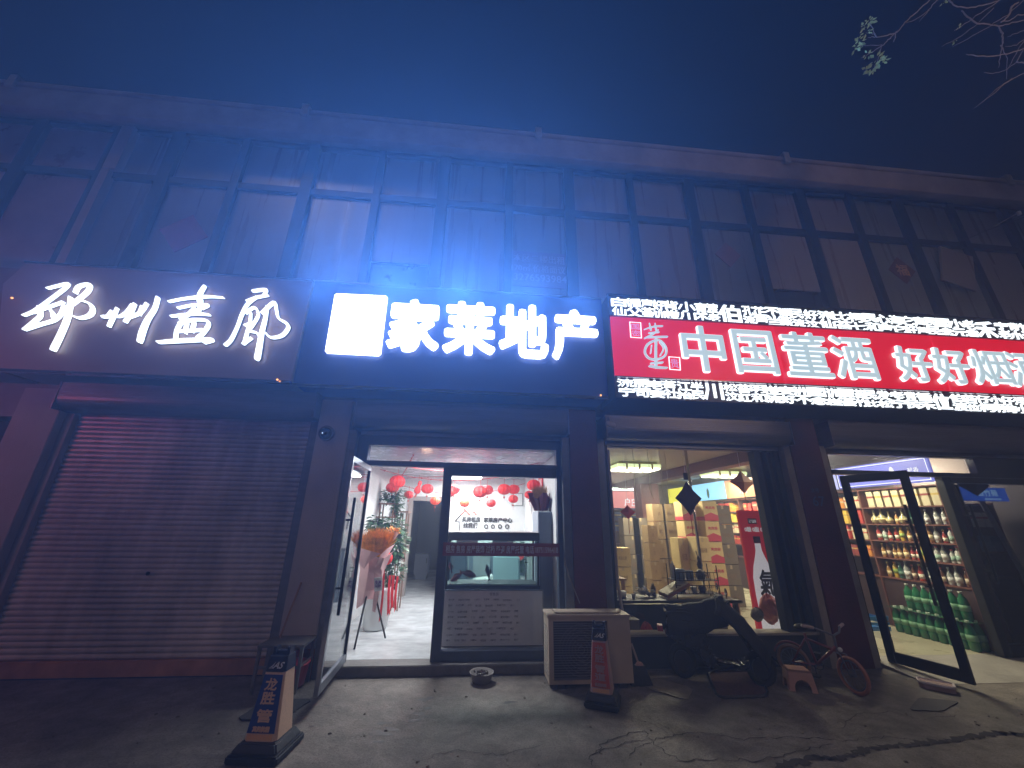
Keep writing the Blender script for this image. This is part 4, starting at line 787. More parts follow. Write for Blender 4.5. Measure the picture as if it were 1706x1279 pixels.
def bottle_proto(key, prof, col, lab_col, lz, capc, rough=.12):
    r = max(a for a, _ in prof)
    me = MB(); me.lathe((0, 0, 0), prof, 12); cap = MB(); zt = prof[-1][1]; rc = prof[-1][0]; cap.cyl((0, 0, zt+.0005), (0, 0, zt+.022), rc*1.15+.001, n=10)
    lb = MB(); lb.lathe((0, 0, 0), [(r*1.012, lz[0]), (r*1.012, lz[1])], 12)
    BOT[key] = (me, mat('glass_'+key, col, rough, spec=.8), cap, mat('cap_'+key, capc, .35), lb, mat('label_'+key, lab_col, .6), key)
bottle_proto('clear', [(.034, 0), (.037, .01), (.037, .13), (.028, .16), (.013, .19), (.012, .225)], (.42, .45, .43), (.7, .7, .68), (.04, .11), (.6, .6, .62))
bottle_proto('amber', [(.03, 0), (.033, .01), (.033, .12), (.02, .16), (.012, .18), (.012, .215)], (.45, .24, .08), (.75, .62, .35), (.03, .10), (.7, .55, .2))
bottle_proto('brown', [(.028, 0), (.03, .01), (.03, .14), (.014, .19), (.012, .22)], (.16, .07, .04), (.65, .55, .4), (.04, .11), (.5, .1, .08))
bottle_proto('red', [(.03, 0), (.032, .01), (.032, .12), (.014, .16), (.012, .20)], (.45, .06, .05), (.8, .75, .6), (.03, .09), (.75, .6, .25))
bottle_proto('white', [(.033, 0), (.036, .01), (.036, .13), (.03, .15), (.014, .17), (.014, .19)], (.62, .64, .60), (.3, .45, .35), (.03, .10), (.65, .1, .1), .3)
bottle_proto('round', [(.03, 0), (.055, .03), (.062, .07), (.05, .11), (.016, .14), (.013, .22)], (.42, .38, .20), (.75, .65, .35), (.055, .085), (.6, .5, .2))
bottle_proto('teal', [(.032, 0), (.036, .01), (.036, .13), (.02, .17), (.013, .2)], (.03, .12, .08), (.1, .2, .14), (.04, .1), (.1, .15, .1))
bottle_proto('juice', [(.036, 0), (.04, .01), (.036, .09), (.04, .17), (.016, .21), (.016, .225)], (.62, .42, .06), (.35, .5, .12), (.07, .14), (.8, .35, .05), .25)
bottle_proto('soda', [(.045, 0), (.055, .015), (.055, .10), (.050, .14), (.055, .19), (.045, .25), (.018, .30), (.018, .315)], (.02, .16, .07), (.16, .34, .20), (.11, .18), (.55, .60, .52), .07)
PRO = {}
def bottle(key, loc, label, group, s=1.0):
    if key not in PRO:
        me, m, cap, mc, lb, ml, nm = BOT[key]; t = thing('bottle', loc, label, 'bottle', group)
        me.build('bottle_glass', m, t, local=True, smooth=True); cap.build('cap', mc, t, local=True); lb.build('label', ml, t, local=True, smooth=True); t.scale = (s,)*3; PRO[key] = t; return t
    t = dup(PRO[key], loc, None, None, s, label); t['group'] = group; return t
LV = {0: 'counter ledge', 1: 'lowest shelf board', 2: 'second shelf board', 3: 'third shelf board', 4: 'top shelf board'}
KN = {'clear': 'clear', 'amber': 'amber', 'brown': 'dark brown', 'red': 'red', 'white': 'white', 'round': 'round flask-like', 'teal': 'dark green', 'juice': 'yellow', 'soda': 'green'}
rows = [(0, .22, 1.40, ['brown', 'clear', 'clear', 'brown', 'white', 'clear', 'red', 'brown', 'clear', 'teal', 'juice', 'amber']),
        (1, .22, 1.40, ['white', 'white', 'clear', 'white', 'juice', 'juice', 'red', 'red', 'amber', 'amber', 'amber', 'brown', 'amber']),
        (2, .22, 1.40, ['white', 'red', 'clear', 'amber', 'amber', 'brown', 'amber', 'juice', 'red', 'red', 'white', 'red']),
        (3, .22, 1.40, ['clear', 'clear', 'clear', 'teal', 'teal', 'round', 'amber', 'round', 'round', 'round'])]
for lv, y0, y1, ks in rows:
    n = len(ks); cnt = {}
    for i, k in enumerate(ks):
        y = y0+(y1-y0)*(i+.5)/n+rb.uniform(-.008, .008); cnt[k] = cnt.get(k, 0)+1
        bottle(k, (SX+.09+rb.uniform(-.01, .01), y, ZL[lv]+.001), '%s bottles on the %s nearest the doors' % (KN[k], LV[lv]) if False else '%s bottle on the %s near the doors, among its like' % (KN[k], LV[lv]), '%s bottles on the %s near the doors' % (KN[k], LV[lv]), rb.uniform(.82, 1.14))
# --- gift boxes
def gbox(loc, size, m, mband, label, group, name='gift_box', cat='box', txt=None):
    t = thing(name, loc, label, cat, group); sx, sy, sz = size; x, y, z = loc
    b = MB(); b.box(x-sx/2, x+sx/2, y-sy/2, y+sy/2, z, z+sz); b.build('carton', m, t, bevel=.003)
    if mband:
        b = MB(); e = .0015; b.box(x-sx/2-e, x+sx/2+e, y-sy/2-e, y+sy/2+e, z+sz*.58, z+sz*.70); b.build('band', mband, t)
    return t
m_cream = mat('cream_card', (.62, .56, .38), .55, var=.08, scale=8); m_gold = mat('gold_print', (.55, .40, .10), .4); m_maroon = mat('maroon_card', (.28, .05, .05), .5)
m_orange = mat('orange_card', (.70, .28, .05), .5, var=.1); m_yel = mat('yellow_card', (.75, .52, .08), .5, var=.1); m_blue = mat('navy_card', (.05, .09, .25), .45, var=.1); m_redc = mat('red_card', (.50, .06, .05), .5, var=.1); m_teal = mat('teal_card', (.10, .35, .35), .5)
for i in range(8):
    y = .27+i*.145; gbox((SX+.13, y, ZL[4]+.001), (.20, .11, .26), m_cream, m_maroon if i % 2 else m_gold, 'cream gift box in the row on the top shelf board near the doors', 'cream gift boxes on the top shelf near the doors')
cols = [m_orange, m_redc, m_yel, m_blue, m_cream, m_orange, m_maroon, m_yel, m_cream, m_redc]
names = {m_orange.name: 'orange', m_redc.name: 'red', m_yel.name: 'yellow', m_blue.name: 'navy', m_cream.name: 'cream', m_maroon.name: 'maroon', m_teal.name: 'teal'}
for lv in range(1, 5):
    y = 1.56
    while y < 8.4:
        c = cols[int(y*1.7+lv*3) % len(cols)]; w_ = rb.choice((.10, .13, .16)); hz = rb.uniform(.16, .235)
        if min(abs(y-p) for p in (3.1, 4.8, 6.6)) > .1: gbox((SX+.12, y, ZL[lv]+.001), (.2, w_*.92, hz), c, [m_gold, m_cream, m_redc, m_yel][int(y*7) % 4] if c is not m_cream else m_redc, '%s gift box on the %s, deep in the shop' % (names[c.name], LV[lv]), '%s gift boxes on the %s, deep in the shop' % (names[c.name], LV[lv]))
        y += w_+rb.uniform(.0, .03)+.01
for lv, z in enumerate((1.3, 1.65, 2.0)):
    x = 2.75
    while x < 6.3:
        c = [m_yel, m_yel, m_orange, m_blue, m_blue, m_yel][int((x-2.6)/.65) % 6]; 
        if min(abs(x-p) for p in (3.9, 5.2)) > .13: gbox((x, 8.72, z+.001), (.17, .2, .27), c, m_gold if c is m_blue else m_redc, '%s gift box on the %s board of the far back shelf' % (names[c.name], ('lower', 'middle', 'upper')[lv]), '%s gift boxes on the %s board of the back shelf' % (names[c.name], ('lower', 'middle', 'upper')[lv]))
        x += .19
# --- lit advertising boards above the shelves
def board(name, quad, m, lab, letters=None, lm=None, lf=None):
    t = thing(name, Vector(quad[0]), lab, 'sign'); q = [Vector(p) for p in quad]; n = (q[1]-q[0]).cross(q[3]-q[0]).normalized()*-.03
    b = MB(); b.add(q+[p+n for p in q], [(0,1,2,3),(4,5,6,7),(0,1,5,4),(1,2,6,5),(2,3,7,6),(3,0,4,7)]); b.build('board_face', m, t)
    if letters:
        ux = (q[1]-q[0]); L = ux.length; ux.normalize(); uz = Vector((0, 0, 1)); H = (q[3]-q[0]).length; mbx = MB()
        for txt, fx0, fx1, fz0, fz1 in letters: write(txt, 0, 0, 0, fit=(fx0*L, fx1*L, fz0*H, fz1*H), frame=(q[0]+ux.cross(uz)*.006*(1), ux, uz), depth=.004, mb=mbx, offset=.01)
        mbx.build('lettering', lm or emis('board_letter', (1, 1, 1), 1.2), t)
    return t
def em(name, c, s): return mat(name, tuple(v*.4 for v in c), .4, emit=c, es=s)
YW = 8.55
def sideboard(y0, y1, z0, z1, m, name, lab, **k): return board(name, [(SX-.03, y1, z0), (SX-.03, y0, z0), (SX-.03, y0, z1), (SX-.03, y1, z1)], m, lab, **k)
sideboard(.16, 1.75, 2.24, 2.62, em('lit_violet_blue', (.16, .18, .62), .9), 'lit_board', 'lit violet-blue advertising board with white edge above the bottle shelf by the doors', letters=[('窖藏不散 D9天长', .10, .52, .42, .66), ('醉香', .80, .90, .40, .62), ('●', .62, .67, .30, .75)])
b = MB(); b.tube([(SX-.045, .19, 2.27), (SX-.045, 1.72, 2.27), (SX-.045, 1.72, 2.59), (SX-.045, .19, 2.59)], .008, 4, True); tag(b.build('lit_border', emis('white_border', (.9, .92, 1), 1.6)), 'white glowing border tube of the violet-blue board', 'light strip')
sideboard(1.80, 3.2, 2.24, 2.62, em('lit_lavender', (.40, .44, .80), 1.0), 'lit_board', 'lit lavender advertising board next to the violet-blue one')
sideboard(3.25, 5.2, 2.24, 2.70, em('lit_orange_board', (.75, .30, .16), 1.0), 'lit_board', 'lit orange board showing bottles above the middle of the wall shelf', letters=[('酒', .3, .45, .2, .8), ('香', .6, .75, .2, .8)])
sideboard(5.25, 7.4, 2.24, 2.72, em('lit_sky_board', (.25, .62, .85), 1.5), 'lit_board', 'lit sky-blue board with bottle pictures above the wall shelf', letters=[('▲', .2, .3, .1, .8), ('●', .6, .66, .1, .7)], lm=mat('green_bottle_print', (.05, .3, .2), .4))
sideboard(7.45, 8.5, 2.24, 2.72, em('lit_yellow_board', (.75, .72, .05), 1.3), 'lit_board', 'lit yellow board in the far corner above the wall shelf')
def backboard(x0, x1, m, lab, **k): return board('lit_board', [(x0, YW, 2.06), (x1, YW, 2.06), (x1, YW, 2.62), (x0, YW, 2.62)], m, lab, **k)
backboard(2.6, 4.55, em('lit_rose_board', (.80, .20, .30), 1.0), 'lit rose-pink board on the back wall left of the red-brown pillar', letters=[('国王', .72, .98, .1, .6)])
backboard(4.6, 6.4, em('lit_salmon_board', (.80, .28, .26), 1.0), 'lit salmon-pink board on the back wall right of the red-brown pillar', letters=[('户庄', .35, .62, .1, .6)])
tl = thing('tube_light', (5.6, YW, 2.7), 'white fluorescent tube above the salmon-pink board', 'lamp'); b = MB(); b.box(4.8, 6.3, YW-.06, YW-.01, 2.66, 2.72); b.build('tube', emis('tube_white', (.85, 1, .85), 5), tl); b = MB(); b.box(4.8, 6.3, YW-.008, YW+.02, 2.65, 2.76); b.build('housing', m_white, tl)
# --- carton stacks
m_kraft = mat('kraft_carton', (.36, .25, .13), .7, var=.15, scale=5, bump=.1); m_kraftd = mat('dark_kraft_carton', (.15, .12, .09), .7, var=.15, scale=5); m_kraftl = mat('pale_kraft_carton', (.55, .42, .20), .7, var=.12, scale=5)
m_tape = mat('carton_tape', (.42, .33, .2), .3); m_ink = mat('carton_print', (.20, .12, .07), .7); m_rink = mat('red_print', (.45, .04, .07), .6)
ORD = ['lowest', 'second', 'third', 'fourth', 'fifth', 'sixth', 'seventh']
def stack(px, Y, w_, h_, n, m, lab, style, dep=.34, z0=.061, x=None, txt='精品白酒'):
    x = at(px, 960, Y).x if x is None else x
    for k in range(n):
        z = z0+k*(h_+.012)-.0; xx = x+rb.uniform(-.01, .01); lb = '%s carton up in the %s' % (ORD[k], lab)
        t = thing('carton', (xx, Y, z), lb, 'carton', 'cartons of the '+lab)
        b = MB(); b.box(xx-w_/2, xx+w_/2, Y-dep/2, Y+dep/2, z, z+h_); b.build('carton_body', m, t, bevel=.004)
        yf = Y-dep/2-.0015
        if style == 'red':
            b = MB(); b.box(xx-w_/2-.001, xx+w_/2+.001, yf-.001, Y+dep/2, z+.002, z+h_*.20); b.prism([(xx-w_/2, z+h_*.201), (xx-w_/2, z+h_*.27), (xx, z+h_*.42), (xx+w_/2, z+h_*.27), (xx+w_/2, z+h_*.201)], 'y', yf-.001, yf+.003); b.build('red_band', m_rink, t)
            q = MB(); write('贵宾香', xx, z+h_*.66, yf, w=w_*.7, h=h_*.16, depth=.002, mb=q, res=1, offset=.02); q.build('print', m_rink, t)
        else:
            b = MB(); b.box(xx-.022, xx+.022, yf, yf+.003, z+h_*.80, z+h_-.004); b.build('tape', m_tape, t)
            q = MB(); write(txt if style == 'ink' else '酒', xx, z+h_*.45, yf, w=w_*.5 if style == 'ink' else w_*.2, h=h_*.2, depth=.002, mb=q, res=1); q.build('print', m_ink, t)
stack(1054, 4.6, .40, .40, 4, m_kraftd, 'leftmost dark carton stack in the window', 'plain'); stack(1071, 4.6, .40, .40, 4, m_kraftd, 'second dark carton stack in the window', 'plain')
stack(1089, 3.9, .22, .36, 4, m_kraft, 'narrow kraft stack before the red-brown pillar', 'plain'); stack(1103, 4.1, .30, .38, 5, m_kraft, 'left tall kraft stack mid-window', 'plain'); stack(1124, 4.1, .40, .38, 5, m_kraft, 'right tall kraft stack mid-window', 'ink')
stack(1154, 3.2, .27, .385, 5, m_kraftl, 'left stack of red-banded cartons', 'red'); stack(1174, 3.35, .26, .37, 4, m_kraftd, 'dark stack between the red-banded stacks', 'plain')
stack(1192, 3.0, .30, .385, 5, m_kraftl, 'right stack of red-banded cartons', 'red'); stack(1213, 3.1, .34, .37, 5, m_kraftd, 'dark stack beside the poster stand', 'ink')
stack(1170, 2.6, .26, .42, 3, m_kraftl, 'low pale stack before the red-banded cartons', 'ink'); stack(1034, 3.2, .34, .34, 3, m_kraftl, 'pale stack behind the wooden stool', 'ink'); 
stack(1138, 2.9, .20, .62, 2, m_kraftl, 'tall-box stack left of the red-banded cartons', 'ink', txt='好酒')
# --- chrome pole
b = MB(); p = at(1168, 940, .95); b.cyl((p.x, .95, .061), (p.x, .95, 2.9), .022, n=16); tag(b.build('chrome_pole', mat('chrome', (.6, .58, .52), .12, metal=1.0), smooth=True), 'thin chrome pole standing behind the shop window', 'pole')
# --- hanging diamonds and cords
def diamond(px, py, Y, hw, hh, m, lab, name='hanging_diamond', top=2.9, thick=.035):
    p = at(px, py, Y); t = thing(name, p, lab, 'ornament', 'diamond ornaments hanging in the liquor shop window'); n = 10
    b = MB()
    ring = [(0, hh), (hw*.44, hh*.46), (hw, 0), (hw*.44, -hh*.46), (0, -hh), (-hw*.44, -hh*.46), (-hw, 0), (-hw*.44, hh*.46)]
    b.add([(p.x+a, Y, p.z+c) for a, c in ring]+[(p.x, Y-thick, p.z), (p.x, Y+thick, p.z)], [(i, (i+1) % 8, 8) for i in range(8)]+[((i+1) % 8, i, 9) for i in range(8)]); b.build('cushion', m, t)
    b = MB(); b.cyl((p.x, Y, p.z+hh), (p.x, Y, top), .003, n=5); b.build('cord', m_white, t)
    if hh > .2: b = MB(); b.box(p.x-.03, p.x+.03, Y-.01, Y+.01, p.z+hh+.02, p.z+hh+.12); b.build('cord_knot', m_black, t)
    b = MB(); b.cyl((p.x, Y, p.z-hh-.25), (p.x, Y, p.z-hh), .006, n=6); b.build('tassel', m_maroon, t)
diamond(1147, 830, .35, .20, .24, mat('dark_plum_fabric', (.05, .012, .03), .8, var=.2, scale=30), 'large dark plum diamond cushion hanging in the middle of the window')
diamond(1237, 803, 1.3, .24, .19, mat('rust_board', (.42, .17, .08), .6, var=.2, scale=20), 'rust-coloured diamond ornament near the top right of the window')
diamond(1046, 853, 2.2, .15, .13, mat('crimson_paper', (.42, .02, .05), .6), 'small crimson diamond ornament at the left of the window')
for px, lab in ((1083, 'pale string hanging at the left of the window'), (1103, 'second pale string hanging behind the shop window'), (1112, 'pale string just left of the plum diamond'), (1058, 'pale string hanging left of the carton stacks')):
    p = at(px, 800, .5+px % 7*.2); b = MB(); b.tube([(p.x, p.y, 2.9), (p.x+.01, p.y, 2.4), (p.x-.015, p.y, p.z-.1), (p.x+.02, p.y, p.z-.3)], .0035, 5); tag(b.build('hanging_string', m_cream), lab, 'string')
# --- poster stand with bottle picture; emission added to brighten the unlit board
ck = at(1250, 850, .85); fx0, fx1, fy, fz = ck.x-.21, ck.x+.24, .85, 1.80
dc = thing('poster_stand', ((fx0+fx1)/2, 1.1, .061), 'tall red poster stand with a big white bottle picture beside the window frame', 'poster stand')
b = MB(); b.box(fx0, fx1, fy, fy+.06, .061, fz); b.build('board', mat('poster_red_glow', (.50, .03, .04), .35, emit=(.6, .02, .03), es=.22), dc, bevel=.01)
xm = (fx0+fx1)/2; b = MB(); prof = [(.045, 1.32), (.05, 1.22), (.075, 1.14), (.13, 1.0), (.165, .85), (.17, .6), (.155, .35), (.16, .2), (.14, .12)]
b.prism([(xm-.0+r, z) for r, z in prof]+[(xm-r, z) for r, z in reversed(prof)], 'y', fy-.006, fy-.001); bp_ = b.build('bottle_picture', mat('bottle_white_glow', (.70, .70, .72), .4, emit=(.7, .7, .75), es=.42), dc)
b = MB(); b.box(xm-.055, xm+.055, fy-.008, fy-.001, 1.325, 1.42); b.build('bottle_cap_picture', mat('dark_cap', (.05, .03, .03), .4), dc)
q = MB(); write('氣', xm+.01, .78, fy-.010, w=.21, h=.34, depth=.004, mb=q, bold=.008, shear=.12); write('元气森林', xm, .53, fy-.010, w=.13, h=.035, depth=.003, mb=q); q.build('picture_lettering', m_blk, bp_)
b = MB(); b.box(xm-.09, xm+.05, fy-.006, fy-.001, 1.60, 1.68); b.build('name_plate', m_blk, dc)
q = MB(); write('元气森林', xm-.02, 1.64, fy-.009, w=.12, h=.05, depth=.003, mb=q); write('0糖 0脂 0卡', xm+.01, 1.52, fy-.005, w=.36, h=.07, depth=.003, mb=q, bold=.003); q.build('lettering', mat('poster_print_glow', (.7, .7, .7), .5, emit=(.8, .8, .8), es=.25), dc)
# --- tea table with clutter and rack behind the window
tt = thing('low_table', (2.7, .6, .061), 'cluttered dark low table just behind the shop window', 'table'); b = MB(); b.box(1.82, 3.62, .35, .85, .60, .635); b.build('table_top', m_black, tt, bevel=.005)
for x in (1.9, 3.54):
    for y in (.4, .8): b = MB(); b.box(x-.025, x+.025, y-.025, y+.025, .061, .599); b.build('leg', m_black, tt)
rk = thing('black_rack', (3.15, .55, .636), 'two-tier black wire rack loaded with teaware on the low table', 'rack'); r0 = at(1122, 985, .55).x; r1 = at(1192, 985, .55).x
b = MB()
for x in (r0, r1):
    for y in (.45, .68): b.cyl((x, y, .636), (x, y, 1.05), .007, n=6)
b.build('post', m_black, rk)
for z in (.70, .86): 
    b = MB(); b.box(r0-.01, r1+.01, .44, .69, z-.006, z+.002)
    for k in range(12): x = r0+(r1-r0)*k/11; b.cyl((x, .44, z), (x, .44, z+.10), .0035, n=5)
    b.cyl((r0, .44, z+.10), (r1, .44, z+.10), .005, n=5); b.build('tier', m_black, rk)
def pot(loc, prof, m, lab, cat='tableware', name='teapot', extra=None):
    b = MB(); b.lathe(loc, prof, 14)
    if extra: b.tube([(loc[0]+a, loc[1], loc[2]+c) for a, c in extra], .006, 6)
    tag(b.build(name, m, smooth=True), lab, cat)
m_dkc = mat('dark_clay', (.05, .035, .03), .4); m_glz = mat('bluegrey_plastic', (.10, .16, .22), .3); m_clr = mat('clear_plastic', (.5, .52, .52), .15)
pot((r0+.12, .55, .864), [(.06, 0), (.07, .02), (.07, .12), (.06, .13)], m_glz, 'blue-grey tub on the upper tier of the rack', 'tub', 'plastic_tub'); pot((r0+.26, .55, .864), [(.05, 0), (.055, .1), (.05, .11)], m_glz, 'second blue-grey tub right of the first on the rack', 'tub', 'plastic_tub')
pot((r0+.05, .6, .864), [(.03, 0), (.035, .01), (.035, .16), (.012, .2), (.012, .22)], m_clr, 'clear plastic bottle at the left end of the upper tier', 'bottle', 'plastic_bottle')
pot((r0+.42, .55, .864), [(.05, 0), (.07, .05), (.05, .1), (.02, .12)], m_dkc, 'dark clay teapot on the upper tier of the rack', extra=[(.06, .03), (.11, .06), (.06, .1)])
pot((r0+.12, .55, .704), [(.04, 0), (.06, .04), (.04, .08)], m_dkc, 'dark teapot at the left of the lower tier', extra=[(.05, .02), (.09, .05), (.05, .07)]); pot((r0+.3, .55, .704), [(.03, 0), (.045, .06), (.045, .065)], m_white, 'white cup on the lower tier of the rack'); pot((r0+.42, .55, .704), [(.04, 0), (.06, .04), (.04, .08)], m_dkc, 'dark lidded pot at the right of the lower tier')
pot((r0+.40, .50, 1.0), [(.025, 0), (.04, .05), (.02, .1), (.028, .14), (.004, .17)], m_dkc, 'dark rabbit-eared figurine on top of the rack', 'figurine', 'figurine', extra=[(-.01, .14), (-.03, .23)])
bi = thing('wooden_tray', (2.72, .6, .636), 'tilted wooden tray leaning on the clutter of the low table', 'tray'); b = MB(); b.rbox((2.78, .55, .74), (.36, .3, .035), Matrix.Rotation(-.45, 3, 'Y')); b.build('tray_board', mat('tray_wood', (.30, .13, .06), .4, var=.2), bi, bevel=.004); b = MB(); b.rbox((2.77, .55, .765), (.34, .28, .012), Matrix.Rotation(-.45, 3, 'Y')); b.build('tray_inlay', m_cream, bi)
bg = MB()
for k in range(60): u = Vector((rb.gauss(0, .05), rb.gauss(0, .04), abs(rb.gauss(0, .04)))); bg.rbox(Vector((2.38, .6, .66))+u, (.05, .03, .003), Matrix.Rotation(rb.uniform(0, 3), 3, Vector((rb.random(), rb.random(), 1)).normalized()))
tag(bg.build('plastic_bag', m_clr), 'crumpled clear plastic bag on the low table', 'bag')
pot((2.05, .6, .636), [(.05, 0), (.06, .01), (.07, .07), (.065, .075)], m_white, 'white bowl near the left end of the low table'); pot((2.18, .5, .636), [(.02, 0), (.03, .05), (.03, .055)], m_white, 'small white cup right of the white bowl'); pot((2.55, .7, .636), [(.035, 0), (.035, .1), (.02, .13), (.02, .15)], m_dkc, 'dark jar behind the crumpled plastic bag')
st2 = thing('wooden_stool', (2.15, 1.5, .061), 'plain wooden stool behind the left end of the low table', 'stool'); b = MB(); b.box(1.95, 2.40, 1.3, 1.65, .74, .77); b.build('seat', mat('stool_wood', (.42, .25, .12), .5, var=.2), st2, bevel=.004)
for x in (2.0, 2.35):
    for y in (1.35, 1.6): b = MB(); b.box(x-.025, x+.025, y-.025, y+.025, .061, .739); b.build('leg', MATS['stool_wood'], st2)
bn = thing('wooden_bench', (4.0, 1.7, .061), 'brown wooden bench in front of the red-banded cartons', 'bench'); b = MB(); b.box(3.5, 4.35, 1.5, 1.9, .40, .43); b.build('seat', m_wood, bn, bevel=.004)
for x in (3.55, 4.3):
    for y in (1.55, 1.85): b = MB(); b.box(x-.025, x+.025, y-.025, y+.025, .061, .399); b.build('leg', m_wood, bn)
def bag(c, R, m, lab, name='plastic_bag', n=26):
    b = MB(); rows = []
    for i in range(9):
        th = math.pi*i/8; rows.append([Vector(c)+Vector((R[0]*math.sin(th)*math.cos(ph)*(1+.18*math.sin(3*ph+i)), R[1]*math.sin(th)*math.sin(ph)*(1+.15*math.sin(5*ph+i*2)), R[2]*math.cos(th)*(1+.12*math.sin(4*ph+i)))) for ph in [2*math.pi*k/18 for k in range(19)]])
    b.sheet(rows); tag(b.build(name, m), lab, 'bag')
bag((4.02, .42, .52), (.13, .1, .17), mat('pink_plastic', (.65, .20, .20), .35, var=.2), 'pink-red plastic bag on the floor behind the window corner'); bag((3.82, .40, .46), (.08, .07, .08), m_kraftd, 'brown lumpy sack left of the pink plastic bag', 'sack'); bag((4.17, .5, .52), (.06, .06, .1), m_clr, 'small clear bag right of the pink plastic bag')
for i, (x, y, r, m, lab) in enumerate(((2.35, .3, .09, m_redc, 'red bag under the low table'), (2.75, .3, .12, m_kraft, 'kraft bag under the low table'), (2.05, .32, .1, m_blue, 'navy bag under the left end of the low table'))): bag((x, y+.3, .061+r*1.5), (r, r*.8, r*1.5), m, lab)
# --- soda packs, counter, crate, register
n = 0
for tier, z in enumerate((.061, .40)):
    for row in range(2 if tier == 0 else 1):
        for k in range(9 if tier == 0 else 7):
            y = .20+k*.118+(0.05 if tier else 0); x = SX-.10-row*.125-(0.02 if tier else 0)
            bottle('soda', (x, y, z), 'large green soda bottle in the %s of the pile' % (('rear bottom row', 'front bottom row')[row] if tier == 0 else 'upper layer'), 'green soda bottles, %s' % (('rear bottom row', 'front bottom row')[row] if tier == 0 else 'upper layer'), 1.06)
b = MB()
for k in range(3): b.box(SX-.29+k*.0, SX-.02, .14+k*.37, .50+k*.37, .395, .399)
tag(b.build('pack_sheet', mat('film', (.06, .16, .09), .1)), 'thin clear sheet between the two layers of green bottles', 'plastic sheet')
cr = thing('blue_crate', (6.35, 1.22, .061), 'blue plastic crate left of the green soda bottles', 'crate'); m_bc = mat('blue_crate_plastic', (.03, .16, .42), .4)
b = MB(); x0, x1, y0, y1 = 6.18, 6.55, 1.2, 1.5
b.box(x0, x1, y0, y1, .061, .075)
for z in (.08, .14, .20): b.box(x0, x1, y0, y0+.012, z, z+.035); b.box(x0, x1, y1-.012, y1, z, z+.035); b.box(x0, x0+.012, y0+.012, y1-.012, z, z+.035); b.box(x1-.012, x1, y0+.012, y1-.012, z, z+.035)
b.build('crate_body', m_bc, cr); b = MB(); b.box(x0-.004, x1+.004, y0-.004, y0+.016, .236, .26); b.build('rim', m_bc, cr)
ct = thing('shop_counter', (6.2, 2.0, .061), 'dark shop counter with a white cash register left of the shelf', 'counter'); b = MB(); b.box(5.75, 6.6, 1.7, 2.3, .061, .82); b.build('counter_body', mat('dark_counter', (.05, .05, .06), .5), ct); b = MB(); b.box(5.70, 6.64, 1.66, 2.34, .821, .85); b.build('counter_top', m_maroon, ct, bevel=.004)
rg = thing('cash_register', (6.2, 1.9, .851), 'white cash register on the dark shop counter', 'cash register'); b = MB(); b.prism([(1.75, .851), (2.2, .851), (2.2, 1.05), (2.0, 1.05), (1.75, .93)], 'x', 6.0, 6.4); b.build('register_body', mat('off_white_plastic', (.55, .55, .5), .4), rg, bevel=.006); b = MB(); b.box(6.05, 6.3, 2.05, 2.09, 1.051, 1.25); b.build('display', m_blk, rg)
gbox((6.5, 1.85, .851), (.12, .1, .12), m_yel, m_redc, 'small yellow box beside the cash register', None)
fz_ = thing('water_dispenser', (5.75, 1.3, .061), 'pale grey water dispenser left of the counter', 'water dispenser'); b = MB(); b.box(5.58, 5.88, 1.25, 1.55, .061, 1.0); b.build('dispenser_body', mat('pale_grey_appliance', (.42, .48, .52), .35), fz_, bevel=.015); b = MB(); b.lathe((5.73, 1.4, 1.001), [(.05, 0), (.13, .05), (.135, .3), (.1, .34)], 18); b.build('water_bottle', m_glz, fz_, smooth=True); b = MB(); b.box(5.66, 5.80, 1.235, 1.249, .72, .86); b.build('tap_panel', m_blk, fz_)
# things behind the closed leaf
shelf_unit('dim_shelf', 7.35, 8.25, .55, .85, (.9, 1.25, 1.6, 1.95), (7.362, 8.238), 'dim shelf behind the glass of the closed black door', 'y')
for k, z in enumerate((1.25, 1.6)):
    for i in range(5): gbox((7.46+i*.165, .66, z+.001), (.14, .15, .22), m_cream if k else m_glz, m_redc if k else None, '%s carton on the dim shelf behind the closed door' % ('cream' if k else 'blue-grey'), '%s cartons on the dim shelf' % ('cream' if k else 'blue-grey'))
board('lit_board', [(7.25, .30, 1.98), (8.2, .30, 1.98), (8.2, .30, 2.18), (7.25, .30, 2.18)], em('lit_deep_blue', (.03, .12, .60), .7), 'lit deep blue board behind the glass of the closed black door', letters=[('鱼竹苑', .45, .82, .35, .85), ('清香白酒', .55, .85, .08, .22)], lm=emis('pale_blue_letter', (.4, .65, .9), .7))
dm = at(1622, 808, .2); t = thing('hanging_diamond', dm, 'dark diamond ornament hanging behind the closed black door', 'ornament', 'diamond ornaments hanging in the liquor shop'); b = MB(); b.add([(dm.x-.28, .2, dm.z), (dm.x, .2, dm.z+.16), (dm.x+.28, .2, dm.z), (dm.x, .2, dm.z-.16), (dm.x, .17, dm.z), (dm.x, .23, dm.z)], [(0, 1, 4), (1, 2, 4), (2, 3, 4), (3, 0, 4), (0, 1, 5), (1, 2, 5), (2, 3, 5), (3, 0, 5)]); b.build('cushion', MATS['dark_plum_fabric'], t); b = MB(); b.cyl((dm.x, .2, dm.z+.16), (dm.x, .2, 2.9), .003, n=5); b.build('cord', m_white, t)
a = at(1622, 812, .35); c = at(1725, 990, .30); b = MB(); b.tube([a, c], .035, 6); tag(b.build('reflection_bar', mat('grey_reflection_bar', (.35, .35, .36), .5)), 'grey bar added behind the closed glass door in place of a reflection', 'pole')  # slanting bar added as a solid stand-in for a reflection

